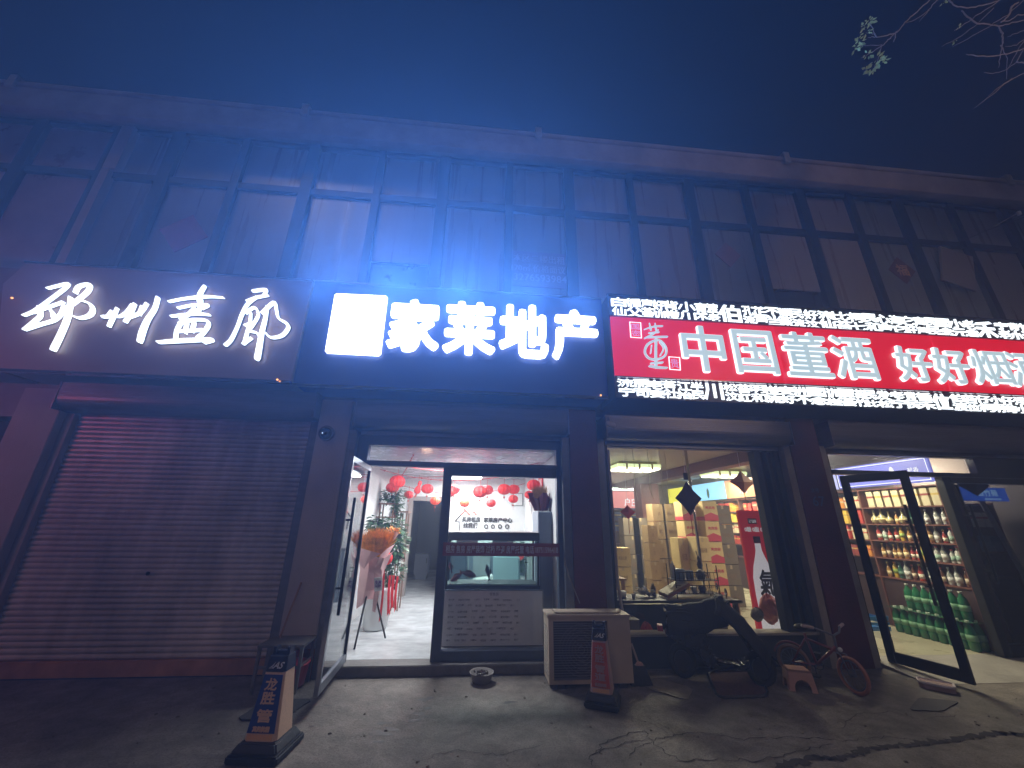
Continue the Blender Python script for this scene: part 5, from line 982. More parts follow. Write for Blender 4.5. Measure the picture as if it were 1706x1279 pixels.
lamp('stock_fill_light', 'AREA', (7.8, 1.6, 2.8), (7.8, .8, 1.2), 36, (1.0, 0.85, 0.7), .5, .2)  # area light without a fixture, added to lift the stock behind the leaf
for x0, x1, h_, m_, lab in ((1.95, 2.25, .30, m_kraftd, 'low brown carton under the left end of the low table'), (2.85, 3.15, .42, m_blk, 'black storage box under the middle of the low table'), (3.2, 3.48, .34, m_kraftd, 'brown carton under the right end of the low table')):
    t = thing('storage_box', ((x0+x1)/2, .68, .061), lab, 'box'); b = MB(); b.box(x0, x1, .55, .82, .061, .061+h_); b.build('box_body', m_, t, bevel=.004); b = MB(); b.box(x0-.005, x1+.005, .545, .825, .062+h_, .075+h_); b.build('lid', m_, t)

t = thing('dark_backing_board', (2.4, .84, .061), 'dark board added behind the low table to darken the view beneath it', 'board'); b = MB(); b.box(1.80, 3.35, .86, .88, .061, .50); b.build('panel', m_black, t)  # board added to make the space under the table dark
# ================================================================== STREET OBJECTS
rs5 = random.Random(5)
# --- air conditioner outdoor unit
a0 = atg(915, 1147); a1 = atg(1058, 1146); fy = (a0.y+a1.y)/2; x0, x1 = a0.x, a1.x; zt = at(985, 1024, fy).z; yb = fy+.30
ac = thing('air_conditioner', ((x0+x1)/2, fy+.15, 0), 'weathered beige outdoor air conditioner unit on the ground beside the agency front', 'air conditioner')
m_ac = mat('yellowed_ac_paint', (.52, .43, .34), .5, var=.14, scale=3, bump=.08)
b = MB()
for x in (x0+.12, x1-.12): b.box(x-.04, x+.04, fy-.01, yb+.01, 0.0, .035)
b.build('foot', m_blk, ac)
gx0, gx1, gz0, gz1 = x0+.07, x0+.07+(x1-x0)*.62, .09, zt-.08
b = MB(); b.box(x0, x1, fy+.03, yb, .036, zt-.03); b.box(gx1+.02, x1, fy, fy+.03, .036, zt-.03); b.box(x0, x0+.05, fy, fy+.03, .036, zt-.03); b.box(x0+.05, gx1+.02, fy, fy+.03, .036, gz0-.02); b.box(x0+.05, gx1+.02, fy, fy+.03, gz1+.02, zt-.03); b.build('casing', m_ac, ac)
b = MB(); b.box(x0-.012, x1+.012, fy-.014, yb+.012, zt-.028, zt); b.box(x0+.08, x1-.08, fy+.05, yb-.05, zt+.001, zt+.012); b.build('top_cover', m_ac, ac, bevel=.008)
b = MB(); cx, cz, R_ = (gx0+gx1)/2, (gz0+gz1)/2, min(gx1-gx0, gz1-gz0)/2-.01
b.box(gx0-.03, gx1+.03, fy+.026, fy+.029, gz0-.02, gz1+.02); b.build('fan_recess', mat('ac_shadow_metal', (.06, .06, .065), .6), ac)
b = MB()
for k in range(5):
    t = k*2*math.pi/5; c = Vector((cx, fy+.018, cz)); M = Matrix.Rotation(t, 3, 'Y'); b.rbox(c+M @ Vector((0, 0, R_*.5)), (R_*.5, .004, R_*.75), M @ Matrix.Rotation(.3, 3, 'Z'))
b.cyl((cx, fy+.012, cz), (cx, fy+.022, cz), .05, n=16); b.build('fan', mat('dark_fan', (.035, .035, .04), .5), ac)
b = MB()
for k in range(1, 8): r = R_*k/7.0; b.tube([(cx+r*math.cos(2*math.pi*i/36), fy-.002, cz+r*math.sin(2*math.pi*i/36)) for i in range(36)], .0025, 4, True)
n = 22
for k in range(n+1): z = gz0+(gz1-gz0)*k/n; b.cyl((gx0-.02, fy-.004, z), (gx1+.02, fy-.004, z), .0035, n=5, cap=False)
b.build('grille', mat('grille_wire', (.20, .17, .15), .5), ac)
b = MB()
for k in range(14): z = .09+k*.033; b.box(x0-.006, x0-.001, fy+.05, fy+.13, z, z+.014); b.box(x0-.006, x0-.001, fy+.15, fy+.24, z, z+.014)
b.build('side_louvre', m_trim, ac)
b = MB(); b.tube([(x1+.001, fy+.2, .2), (x1+.06, fy+.22, .18), (x1+.07, fy+.33, .4), (x1+.03, -.155, .9), (x1+.02, -.16, 2.5)], .018, 8); b.build('coolant_pipe', mat('wrapped_pipe', (.35, .32, .3), .7), ac, smooth=True)
# --- traffic bollard cones
def bollard(base, height, rz, wb, wt, m_panel, m_border, letters, lab, small):
    t = thing('barrier_cone', (0, 0, 0), lab, 'traffic cone', 'advertising barrier cones on the forecourt')
    m_nb = mat('navy_rubber', (.015, .02, .06), .45, var=.3); m_rub = mat('black_rubber_base', (.02, .022, .028), .6, var=.3, scale=9, bump=.3)
    b = MB(); hb = .11; wB = wb*1.55; b.box(-wB/2, wB/2, -wB/2, wB/2, 0.002, .055); b.rbox((0, 0, .0835), (wB*.92, wB*.92, .055), None, .78); b.build('base', m_rub, t, bevel=.012)
    zc = height*.80; z0 = hb+.003
    def W_(z): return wb+(wt-wb)*(z-z0)/(height-z0)
    b = MB()
    def frus(za, zb, e=0.0):
        wa, wz = W_(za)/2+e, W_(zb)/2+e; c = .22
        ring = lambda w_, z: [(-w_+c*w_, -w_, z), (w_-c*w_, -w_, z), (w_, -w_+c*w_, z), (w_, w_-c*w_, z), (w_-c*w_, w_, z), (-w_+c*w_, w_, z), (-w_, w_-c*w_, z), (-w_, -w_+c*w_, z)]
        b.add(ring(wa, za)+ring(wz, zb), [tuple(range(7, -1, -1)), tuple(range(8, 16))]+[(i, (i+1) % 8, 8+(i+1) % 8, 8+i) for i in range(8)])
    frus(z0, zc); b.build('body', m_border, t)
    b = MB(); frus(zc+.001, height-.03, .004); b.build('cap', m_nb, t)
    b = MB(); wz = W_(height)*.35; b.box(-wz-.02, -wz+.0, -.03, .03, height-.03, height+.02); b.box(wz, wz+.02, -.03, .03, height-.03, height+.02); b.box(-wz+.001, wz-.001, -.02, .02, height-.029, height-.005); b.build('handle', m_nb, t)
    # front panel lying on the slanted face (slightly proud)
    slope = lambda z: -W_(z)/2
    def fp(u, v, e): z = z0+.045+(zc-z0-.06)*v; return Vector((u*(W_(z)*.5*.88), slope(z)-e, z))
    b = MB(); b.add([fp(-1, 0, .002), fp(1, 0, .002), fp(1, 1, .002), fp(-1, 1, .002)], [(0, 1, 2, 3)]); pn = b.build('panel', m_panel, t, solid=.003)
    q = MB(); o_ = fp(0, 0, .006); uz = (fp(0, 1, .006)-fp(0, 0, .006)); H = uz.length; uz.normalize(); ux = Vector((1, 0, 0))
    for ch, v0, v1, sc in letters:
        zz = (v0+v1)/2; hw = W_(z0+(zc-z0)*zz)*.5*.52*sc; write(ch, 0, 0, 0, fit=(-hw, hw, v0*H, v1*H), frame=(o_, ux, uz), depth=.002, mb=q, offset=.006, bold=.0018)
    q.build('lettering', m_border, pn)
    q = MB(); zc2 = (zc+height)/2-.02; wq = W_(zc2)*.3; write('AS', 0, 0, 0, fit=(-wq*.5, wq*1.1, -wq*.5, wq*.5), frame=(Vector((0, -W_(zc2)/2-.007, zc2)), ux, uz), depth=.002, mb=q, shear=.5, offset=.02)
    for k in range(3): q.add([(-wq*(.65+.25*k), -W_(zc2)/2-.008, zc2-wq*.5), (-wq*(.55+.25*k), -W_(zc2)/2-.008, zc2-wq*.5), (-wq*(.05+.2*k), -W_(zc2)/2-.008, zc2+wq*(.5-.25*k)), (-wq*(.12+.2*k), -W_(zc2)/2-.008, zc2+wq*(.5-.25*k))], [(0, 1, 2, 3)])
    q.build('emblem', mat('white_print', (.75, .75, .78), .5), t)
    b = MB()
    for k in range(16): u = -W_(z0)/2*.7+W_(z0)*.7*k/15; b.box(u-.0028, u+.0028, -W_(z0+.02)/2-.003, -W_(z0+.02)/2, z0+.008, z0+.038)
    b.build('reflector_strip', mat('reflector_amber', (.95, .55, .25), .3, emit=(1, .45, .15), es=.0), t)
    t.location = base; t.rotation_euler = (0, 0, rz); return t
hL = at(468, 1082, -1.52).z; hR = at(1005, 1040, -.92).z
bollard((-1.42, -1.50, 0), hL, -.12, .235, .125, mat('blue_panel', (.02, .05, .26), .45), mat('orange_reflective', (.78, .52, .38), .35, var=.1, scale=60), [('龙', .73, .94, 1), ('胜', .49, .70, 1), ('管', .19, .40, 1), ('真的抗霜', .03, .12, 1)], 'barrier cone with blue panel in an orange border, nearest the camera at the left', '')
bollard((1.27, -.88, 0), hR, -.42, .20, .115, mat('orange_red_panel', (.55, .09, .05), .5, var=.15), mat('dull_pink_reflective', (.50, .33, .33), .45, var=.1), [('龙', .76, .94, 1), ('胜', .56, .74, 1), ('管', .34, .50, 1), ('道', .16, .32, 1), ('优质抗裂', .03, .10, 1)], 'barrier cone with orange-red panel and navy cap in front of the air conditioner', '')
# --- bench table with stick at the pillar
zt_ = at(490, 1066, -.35).z; tb = thing('small_table', (-1.83, -.35, 0), 'small worn metal table against the pillar behind the blue cone', 'table'); m_tm = mat('worn_metal', (.20, .19, .18), .4, metal=.5, var=.3)
b = MB(); b.box(-2.06, -1.62, -.52, -.18, zt_-.025, zt_); b.build('table_top', m_tm, tb, bevel=.004)
for x in (-2.04, -1.64):
    for y in (-.50, -.20): b = MB(); b.box(x-.014, x+.014, y-.014, y+.014, 0, zt_-.026); b.build('leg', m_tm, tb)
b = MB(); b.box(-2.025, -1.655, -.507, -.493, zt_*.5, zt_*.5+.025); b.box(-1.648, -1.634, -.485, -.215, zt_*.5, zt_*.5+.025); b.build('stretcher', m_tm, tb)
p0 = at(502, 970, -.17); p1 = at(466, 1064, -.30); p1.z = zt_+.01; b = MB(); b.cyl(p0, p1, .011, n=8); tag(b.build('wooden_stick', mat('stick_wood', (.30, .16, .09), .6)), 'thin wooden stick leaning on the pillar above the small table', 'stick')
b = MB(); b.lathe((-1.78, -.34, .002), [(.11, 0), (.15, .02), (.17, .2), (.18, .205), (.16, .2)], 20); tag(b.build('red_basin', mat('red_plastic', (.45, .02, .04), .4), smooth=True), 'red plastic basin underneath the small metal table', 'basin')
# --- mats, cardboard, basket, broom
def slab(name, quad, th, m, lab, cat, rim=None):
    P = [atg(*q) for q in quad]; t = thing(name, P[0].lerp(P[2], .5), lab, cat); c = P[0].lerp(P[2], .5); N_ = 8; ring = []
    for i in range(4):
        a, c2 = P[i], P[(i+1) % 4]
        for k in range(N_):
            f = k/N_; q = a.lerp(c2, f); e = min(f, 1-f); pull = .10*max(0, 1-e*8); q = q.lerp(c, pull); ring.append((q.x+rs5.uniform(-.004, .004), q.y+rs5.uniform(-.004, .004)))
    b = MB(); b.prism(ring, 'z', .003, .003+th); b.build('sheet', m, t)
    if rim:
        b = MB(); b.tube([(x, y, .004+th) for x, y in ring], .013, 6, True); b.build('rim', rim, t)
    return t
m_dm = mat('dark_mat_weave', (.035, .032, .035), .9, var=.4, scale=60, bump=.5)
slab('door_mat', [(392, 1202), (470, 1200), (522, 1166), (440, 1168)], .010, m_dm, 'thin dark mat on the ground behind the blue cone', 'mat')
slab('door_mat', [(1196, 1165), (1284, 1162), (1262, 1120), (1178, 1120)], .010, mat('reddish_mat', (.14, .07, .055), .9, var=.4, scale=40, bump=.5), 'reddish brown mat with a black rim in front of the dark scooter', 'mat', m_blk)
slab('cardboard_sheet', [(1078, 1148), (1146, 1168), (1156, 1148), (1092, 1130)], .006, mat('dirty_cardboard', (.24, .21, .16), .8, var=.35, scale=8), 'flattened dirty cardboard sheet lying beside the broom', 'cardboard')
slab('drain_grate', [(1515, 1184), (1570, 1186), (1600, 1170), (1530, 1163)], .006, mat('dark_grate', (.06, .055, .06), .7, var=.4, scale=30, stretch=(1, 12, 1)), 'dark ridged rubber strip on the ground left of the pinkish tray', 'mat')
p = atg(802, 1136); bs = thing('round_basket', (p.x, p.y, 0), 'round off-white basket of dark scraps on the ground before the agency front', 'basket')
b = MB(); b.lathe((p.x, p.y, .002), [(.08, 0), (.095, .01), (.125, .085), (.13, .09), (.115, .085), (.09, .03)], 22); b.build('basket_shell', mat('dirty_white_plastic', (.28, .26, .25), .6, var=.25), bs, smooth=True)
b = MB()
for k in range(40): b.rbox((p.x+rs5.gauss(0, .035), p.y+rs5.gauss(0, .035), .07+rs5.random()*.02), (.03, .02, .008), Matrix.Rotation(rs5.uniform(0, 3), 3, Vector((rs5.random(), rs5.random(), 1)).normalized()))
b.build('scraps', m_dkc, bs)
p = atg(1068, 1142); br = thing('broom', (p.x, p.y, 0), 'short broom with a black bristle head leaning by the air conditioner', 'broom')
top = at(1052, 1072, p.y+.12); b = MB(); b.cyl((p.x, p.y, .17), top, .011, n=8); b.build('handle', mat('pale_broom_handle', (.35, .27, .25), .5), br)
b = MB(); b.prism([(p.x-.05, .18), (p.x+.05, .18), (p.x+.12, .01), (p.x-.11, .004)], 'y', p.y-.03, p.y+.03)
for k in range(60): x = p.x+rs5.uniform(-.1, .11); b.cyl((p.x+(x-p.x)*.4, p.y+rs5.uniform(-.02, .02), .15), (x, p.y+rs5.uniform(-.05, .05), .003), .0025, n=4)
b.build('bristles', m_blk, br); b = MB(); b.ball((p.x, p.y, .18), .04, 12, (1.1, .7, .8)); b.build('head_joint', mat('pink_plastic_joint', (.45, .26, .24), .5), br)
# --- stool
P_ = [atg(1321, 1146), atg(1367, 1159)]; sx = (P_[0].x+P_[1].x)/2; sy = (P_[0].y+P_[1].y)/2+.08; hS = at(1338, 1113, sy-.02).z
so = thing('plastic_stool', (sx, sy, 0), 'low salmon-coloured plastic stool with an arched side in front of the bicycle', 'stool'); so.rotation_euler = (0, 0, -.35); m_st = mat('salmon_plastic', (.58, .34, .27), .35, var=.1, scale=6)
hw = .125
b = MB(); b.box(-hw*.82, hw*.82, -.085, .085, hS-.016, hS); b.build('seat', m_st, so, bevel=.012, local=True)
def archside(y, s):
    poly = [(-hw, .0), (-hw+.05, .0)]+[(-hw+.05+(2*hw-.10)*(.5-.5*math.cos(math.pi*k/10)), hS*.55*math.sin(math.pi*k/10)**.7) for k in range(1, 10)]+[(hw-.05, .0), (hw, .0), (hw*.84, hS-.017), (-hw*.84, hS-.017)]
    b = MB(); vs = []
    n = len(poly)
    for dy in (0, .01):
        for x, z in poly: vs.append((x, y*(1-.18*z/hS)+dy*s, z))
    b.add(vs, [tuple(range(n)), tuple(range(2*n-1, n-1, -1))]+[(i, n+i, n+(i+1) % n, (i+1) % n) for i in range(n)]); return b
for y, s in ((-.10, 1), (.10, -1)): archside(y, s).build('arched_side', m_st, so, local=True)
for x in (-1, 1): b = MB(); b.add([(x*hw, -.089, 0), (x*hw*.84, -.075, hS-.02), (x*hw*.84, .075, hS-.02), (x*hw, .089, 0), (x*hw, .05, 0), (x*hw*.93, .03, hS*.45), (x*hw*.93, -.03, hS*.45), (x*hw, -.05, 0)], [(0, 1, 6, 7), (1, 2, 5, 6), (2, 3, 4, 5)]); b.build('end_side', m_st, so, local=True, solid=.008)
# --- child's bicycle
F0 = atg(1437, 1160); R0 = atg(1318, 1128); d = (R0-F0); d.z = 0; d.normalize()
bk = thing('childs_bicycle', (F0.x, F0.y, 0), 'small child bicycle with orange tyres and pale handlebar grips by the red pillar', 'bicycle')
rw_ = .165; wbse = .52; fr = Vector((F0.x-.02, F0.y+.03, rw_)); rr = fr+d*wbse; m_ty = mat('orange_tyre', (.42, .17, .11), .6, var=.15); m_tyd = mat('dusty_tyre', (.28, .17, .13), .7); m_fr2 = mat('red_bike_frame', (.22, .05, .05), .35, var=.1)
def wheel(c, ax, r, mt, nm='wheel', spokes=14, tw=.018):
    ax = Vector(ax).normalized(); u = ax.orthogonal().normalized(); v = ax.cross(u); b = MB()
    b.tube([c+u*math.cos(2*math.pi*k/28)*(r-tw)+v*math.sin(2*math.pi*k/28)*(r-tw) for k in range(28)], tw, 8, True); w_ = b.build(nm, mt, bk, smooth=True)
    b = MB(); b.tube([c+u*math.cos(2*math.pi*k/28)*(r-tw*2.4)+v*math.sin(2*math.pi*k/28)*(r-tw*2.4) for k in range(28)], .007, 6, True); b.cyl(c-ax*.03, c+ax*.03, .018, n=10)
    for k in range(spokes): t = 2*math.pi*k/spokes; b.cyl(c, c+(u*math.cos(t)+v*math.sin(t))*(r-tw*2.4), .0018, n=4, cap=False)
    b.build('rim', m_alu, w_)
side = Vector((-d.y, d.x, 0)); stx = (side*math.cos(.45)+d*math.sin(.45))
Mst = Matrix.Rotation(-.50, 3, 'Z'); axF = Mst @ side
wheel(fr, axF, rw_, m_ty); wheel(rr, side, rw_, m_tyd); wheel(rr+side*(-.13)+Vector((0, 0, -rw_+.075)), side, .075, m_ty, 'training_wheel', 6, .012); wheel(rr+side*(.13)+Vector((0, 0, -rw_+.075)), side, .075, m_ty, 'training_wheel', 6, .012)
hd = fr+d*.09+Vector((0, 0, .23)); bb = fr+d*.30+Vector((0, 0, .02)); st_ = fr+d*.36+Vector((0, 0, .25))
b = MB(); b.tube([hd, bb], .016, 8); b.tube([hd+Vector((0, 0, -.04)), st_], .014, 8); b.tube([bb, st_+Vector((0, 0, .05))], .013, 8)
for s in (-.03, .03): b.tube([bb+side*s*.5, rr+side*s], .008, 6); b.tube([st_+side*s*.5, rr+side*s], .008, 6)
b.build('frame', m_fr2, bk, smooth=True)
b = MB(); fo = axF
for s in (-.035, .035): b.tube([fr+fo*s, fr+fo*s+Vector((0, 0, .17))+d*.045, hd+fo*s*.6+Vector((0, 0, -.05))], .008, 6)
b.tube([hd+Vector((0, 0, -.05)), hd+Vector((0, 0, .10))-d*.0], .013, 8); b.build('fork', m_alu, bk)
ht = hd+Vector((0, 0, .10)); b = MB(); b.tube([ht-fo*.17+Vector((0, 0, .07))+d*.05, ht-fo*.08+Vector((0, 0, .03)), ht, ht+fo*.08+Vector((0, 0, .03)), ht+fo*.17+Vector((0, 0, .07))+d*.05], .010, 8); hb = b.build('handlebar', m_alu, bk, smooth=True)
for s in (-1, 1): b = MB(); b.cyl(ht+fo*s*.165+Vector((0, 0, .068))+d*.047, ht+fo*s*.26+Vector((0, 0, .085))+d*.08, .015, n=10); b.build('grip', mat('pale_grip', (.55, .42, .40), .5), hb, smooth=True)
b = MB(); b.ball(st_+Vector((0, 0, .11)), .085, 12, (1.2, .75, .4)); b.build('saddle', m_blk, bk, smooth=True)
b = MB(); c = bb+side*(-.03); b.tube([c+Vector((math.cos(t)*.05*d.x, math.cos(t)*.05*d.y, math.sin(t)*.05)) for t in [k*math.pi/10 for k in range(20)]], .006, 5, True)
for s in (-1, 1): b.cyl(bb+side*s*.02, bb+side*s*.06, .008, n=6); b.cyl(bb+side*s*.06, bb+side*s*.06+Vector((0, 0, -.085*s)), .007, n=6); b.rbox(bb+side*s*.09+Vector((0, 0, -.085*s)), (.07, .07, .018), Matrix.Rotation(math.atan2(d.y, d.x), 3, 'Z'))
b.build('crank', m_blk, bk)
b = MB(); b.ball(hd-d*.03+Vector((0, 0, -.02)), .022, 10); b.build('headlamp', m_white, bk)
b = MB(); c = rr; b.tube([c+Vector((math.cos(t)*d.x*(rw_+.02), math.cos(t)*d.y*(rw_+.02), math.sin(t)*(rw_+.02))) for t in [.3+k*.2 for k in range(10)]], .012, 6); b.build('mudguard', m_fr2, bk)
# --- pinkish tray by the ramp, threshold board
slab('plastic_tray', [(1534, 1146), (1594, 1158), (1592, 1150), (1530, 1138)], .05, mat('pinkish_tray', (.42, .28, .26), .5), 'long pinkish plastic tray on the ground by the open black door', 'tray', mat('pale_tray_rim', (.7, .62, .65), .4))
slab('wooden_board', [(1455, 1108), (1492, 1109), (1490, 1104), (1456, 1104)], .02, m_trim, 'narrow pale board at the foot of the red pillar', 'board')
# --- electric scooter under the window
sc_ = thing('electric_scooter', (2.5, -.42, 0), 'dark electric scooter with a draped windshield quilt parked under the liquor shop window', 'scooter')
m_sb = mat('black_scooter_body', (.014, .016, .02), .25, coat=.4, var=.2); m_q = mat('quilted_dark_fabric', (.008, .010, .016), .6, var=.3, scale=14, bump=.6); yS = -.40; fxS = 3.05; rxS = 1.95
def swheel(x, nm='wheel'):
    b = MB(); c = Vector((x, yS, .21)); b.tube([c+Vector((math.cos(t)*.165, 0, math.sin(t)*.165)) for t in [2*math.pi*k/28 for k in range(28)]], .045, 10, True); w_ = b.build(nm, m_rub_ if False else mat('tyre_black', (.012, .012, .013), .8), sc_, smooth=True)
    b = MB(); b.cyl(c-Vector((0, .03, 0)), c+Vector((0, .03, 0)), .12, n=20); b.build('rim', m_blk, w_)
swheel(fxS); swheel(rxS)
b = MB(); b.prism([(1.72, .50), (1.80, .72), (2.05, .76), (2.30, .70), (2.36, .45), (2.42, .26), (2.78, .24), (2.90, .32), (2.86, .20), (2.3, .16), (2.15, .36), (1.9, .44)], 'y', yS-.13, yS+.13); b.build('body', m_sb, sc_, bevel=.03)
b = MB(); b.prism([(1.74, .765), (2.34, .74), (2.36, .80), (2.05, .86), (1.76, .84)], 'y', yS-.12, yS+.12); b.build('seat', m_q, sc_, bevel=.03)
b = MB(); b.tube([(fxS, yS, .21), (2.88, yS, .55), (2.72, yS, .98)], [.03, .03, .025], 8); b.build('steering_column', m_sb, sc_)
b = MB(); b.tube([(2.62, yS-.30, 1.0), (2.70, yS-.12, .99), (2.70, yS+.12, .99), (2.62, yS+.30, 1.0)], .016, 8); hbS = b.build('handlebar', m_blk, sc_)
for s in (-1, 1):
    b = MB(); b.cyl((2.68, yS+s*.2, 1.0), (2.66, yS+s*.26, 1.10), .005, n=6); b.cyl((2.655, yS+s*.26, 1.12), (2.67, yS+s*.26, 1.12), .05, n=16); b.build('mirror', mat('mirror_glass', (.5, .5, .55), .08, metal=1.0), hbS)
rows = []
for i in range(9):
    t = i/8; x = 2.55+.62*t+.05*math.sin(t*3); z = 1.03-.62*t**1.25; wv = .30-.03*t
    rows.append([(x-.10*abs(s)**2+.012*math.sin(i*2+s*6), yS+s*wv, z-.16*abs(s)**1.5) for s in [k/6-1 for k in range(13)]])
b = MB(); b.sheet(rows); b.build('windshield_quilt', m_q, sc_, smooth=True, solid=.03)
b = MB(); b.prism([(2.92, .40), (3.05, .44), (3.27, .34), (3.30, .25), (3.22, .36), (3.05, .41)], 'y', yS-.07, yS+.07); b.build('front_fender', m_sb, sc_, bevel=.01)
b = MB(); b.ball((2.93, yS, .72), .06, 12, (.6, 1.3, .8)); b.build('headlight', mat('headlight_lens', (.4, .42, .45), .1), sc_)
b = MB(); b.box(1.62, 1.70, yS-.06, yS+.06, .55, .62); b.build('tail_light', m_redc, sc_)
rows = []
for i in range(9):
    t = i/8; x = 1.78+.88*t; zc = .88+.17*t*t+.01*math.sin(i*2.3)
    rows.append([(x+.01*math.sin(s*9+i), yS+s*(.17+.02*math.sin(i*1.7)), zc-.34*abs(s)**2.4) for s in [k/7-1 for k in range(15)]])
b = MB(); b.sheet(rows); b.build('seat_cover', m_q, sc_, smooth=True, solid=.015)
sc_.rotation_euler = (0, 0, -.36); sc_.scale = (.70, .86, .80); sc_.location = (2.72, -.46, 0)
# --- cameras on the wall
p = at(545, 722, -.16); t = thing('dome_camera', p, 'dark dome security camera high on the pillar left of the agency door', 'security camera'); b = MB(); b.cyl((p.x, -.151, p.z), (p.x, -.20, p.z), .095, n=28); b.build('mount', m_shbox, t); b = MB(); b.ball((p.x, -.21, p.z-.01), .075, 20); b.build('dome', mat('smoked_dome', (.01, .012, .02), .06), t, smooth=True)
b = MB(); b.ball((p.x-.01, -.285, p.z-.02), .006, 8); b.build('lens_light', emis('camera_led', (.8, .9, 1), 2.5), t)
p = at(1017, 707, -.40); t = thing('bullet_camera', p, 'small pale bullet security camera below the left end of the red sign', 'security camera'); M = Matrix.Rotation(.3, 3, 'Y'); b = MB(); b.rbox(p, (.12, .07, .06), M); b.build('housing', mat('pale_housing', (.45, .43, .43), .4), t, bevel=.01); b = MB(); b.cyl(p+Vector((.02, .02, .02)), (p.x+.03, -.285, p.z+.12), .01); b.build('bracket', m_trim, t)
# --- orange reflections put in as small glowing beads on the sign edges
for px, py, Y, lab in ((462, 632, -.5, 'tiny orange glowing bead for a reflection under the right end of the gallery sign'), (20, 496, -.5, 'tiny orange glowing bead for a reflection at the left edge of the gallery sign'), (1001, 658, -.46, 'tiny orange glowing bead for a reflection under the right end of the navy sign')):
    p = at(px, py, Y); b = MB(); b.lathe((p.x, p.y, p.z-.012), [(.004, 0), (.012, .006), (.012, .016), (.004, .022)], 10); tag(b.build('reflection_bead', emis('amber_reflection', (1.0, .42, .10), 2.2)), lab, 'lamp')
# --- pasted papers on the upper windows
def paper(name, px, py, rx_, rz_, m, lab, rot=0.0, ring=False, m2=None, ch=None):
    p = at(px, py, .09); t = thing(name, (p.x, .095, p.z), lab, 'window paper'); P = []
    for k in range(4): a = math.pi/2*k+rot; P.append((p.x+math.sin(a)*rx_, p.z+math.cos(a)*rz_))
    b = MB(); b.prism(P, 'y', .091, .097); b.build('paper', m, t)
    if ch: q = MB(); write(ch, p.x, p.z, .088, h=rz_*.8, depth=.002, mb=q, bold=.006); q.build('character', m2, t)
paper('diamond_paper', 306, 388, .36, .36, mat('faded_red_paper', (.40, .05, .09), .6, var=.15), 'large plain red diamond paper on an upper window at the left', .1)
paper('diamond_paper', 1503, 450, .27, .29, mat('dark_red_gold_paper', (.13, .05, .03), .5, var=.3), 'dark diamond paper with a crinkled gold character on an upper window at the right', 0, m2=mat('gold_foil', (.75, .42, .20), .3, metal=.5, var=.4, scale=20, bump=.8), ch='福')
paper('round_paper', 1213, 424, .24, .26, mat('faded_brown_paper', (.20, .10, .09), .6, var=.2), 'faint brown cut-paper diamond on an upper window above the red sign', .0)
nt_ = thing('rental_notice', at(895, 452, .09), 'faint printed rental notice with a phone number on an upper window', 'notice')
f = lambda l, r, t_, bt: (at(l, (t_+bt)/2, .09).x, at(r, (t_+bt)/2, .09).x, at((l+r)/2, bt, .09).z, at((l+r)/2, t_, .09).z)
q = MB(); a = f(846, 946, 420, 478); q.box(a[0], a[1], .093, .097, max(a[2], 4.72), a[3]); q.build('notice_sheet', mat('bluish_notice', (.20, .16, .22), .6), nt_)
q = MB(); write('本区二楼出租', 0, 0, .090, fit=f(855, 941, 425, 438), depth=.002, mb=q, offset=.01); write('170㎡ 价格面议', 0, 0, .090, fit=f(852, 942, 441, 454), depth=.002, mb=q, offset=.01); write('13276593984', 0, 0, .090, fit=f(849, 944, 457, 469), depth=.002, mb=q, offset=.01); q.build('notice_lettering', mat('pale_notice_print', (.36, .30, .40), .6), nt_)
# --- cables
for pts, lab in (([(1585, 410, -.1), (1640, 385, -.1), (1706, 362, -.1), (1790, 350, -.1)], 'thin dark cable sagging across the upper windows at the right'), ([(940, 930, -.17), (948, 960, -.17), (966, 1005, -.17)], 'thin pale cable running down the red pillar to the air conditioner')):
    b = MB(); b.tube([at(*q) for q in pts], .006, 5); tag(b.build('cable', m_trim if pts[0][0] < 1000 else m_black), lab, 'cable')
b = MB(); p = at(1697, 354, -.25); b.cyl((p.x, p.y, p.z-.05), (p.x, p.y, p.z+.02), .03, n=10); b.cyl((p.x, p.y+.01, p.z), (p.x, -.02+.3, p.z), .01); tag(b.build('insulator', m_white), 'small white insulator on the upper wall at the far right', 'insulator')
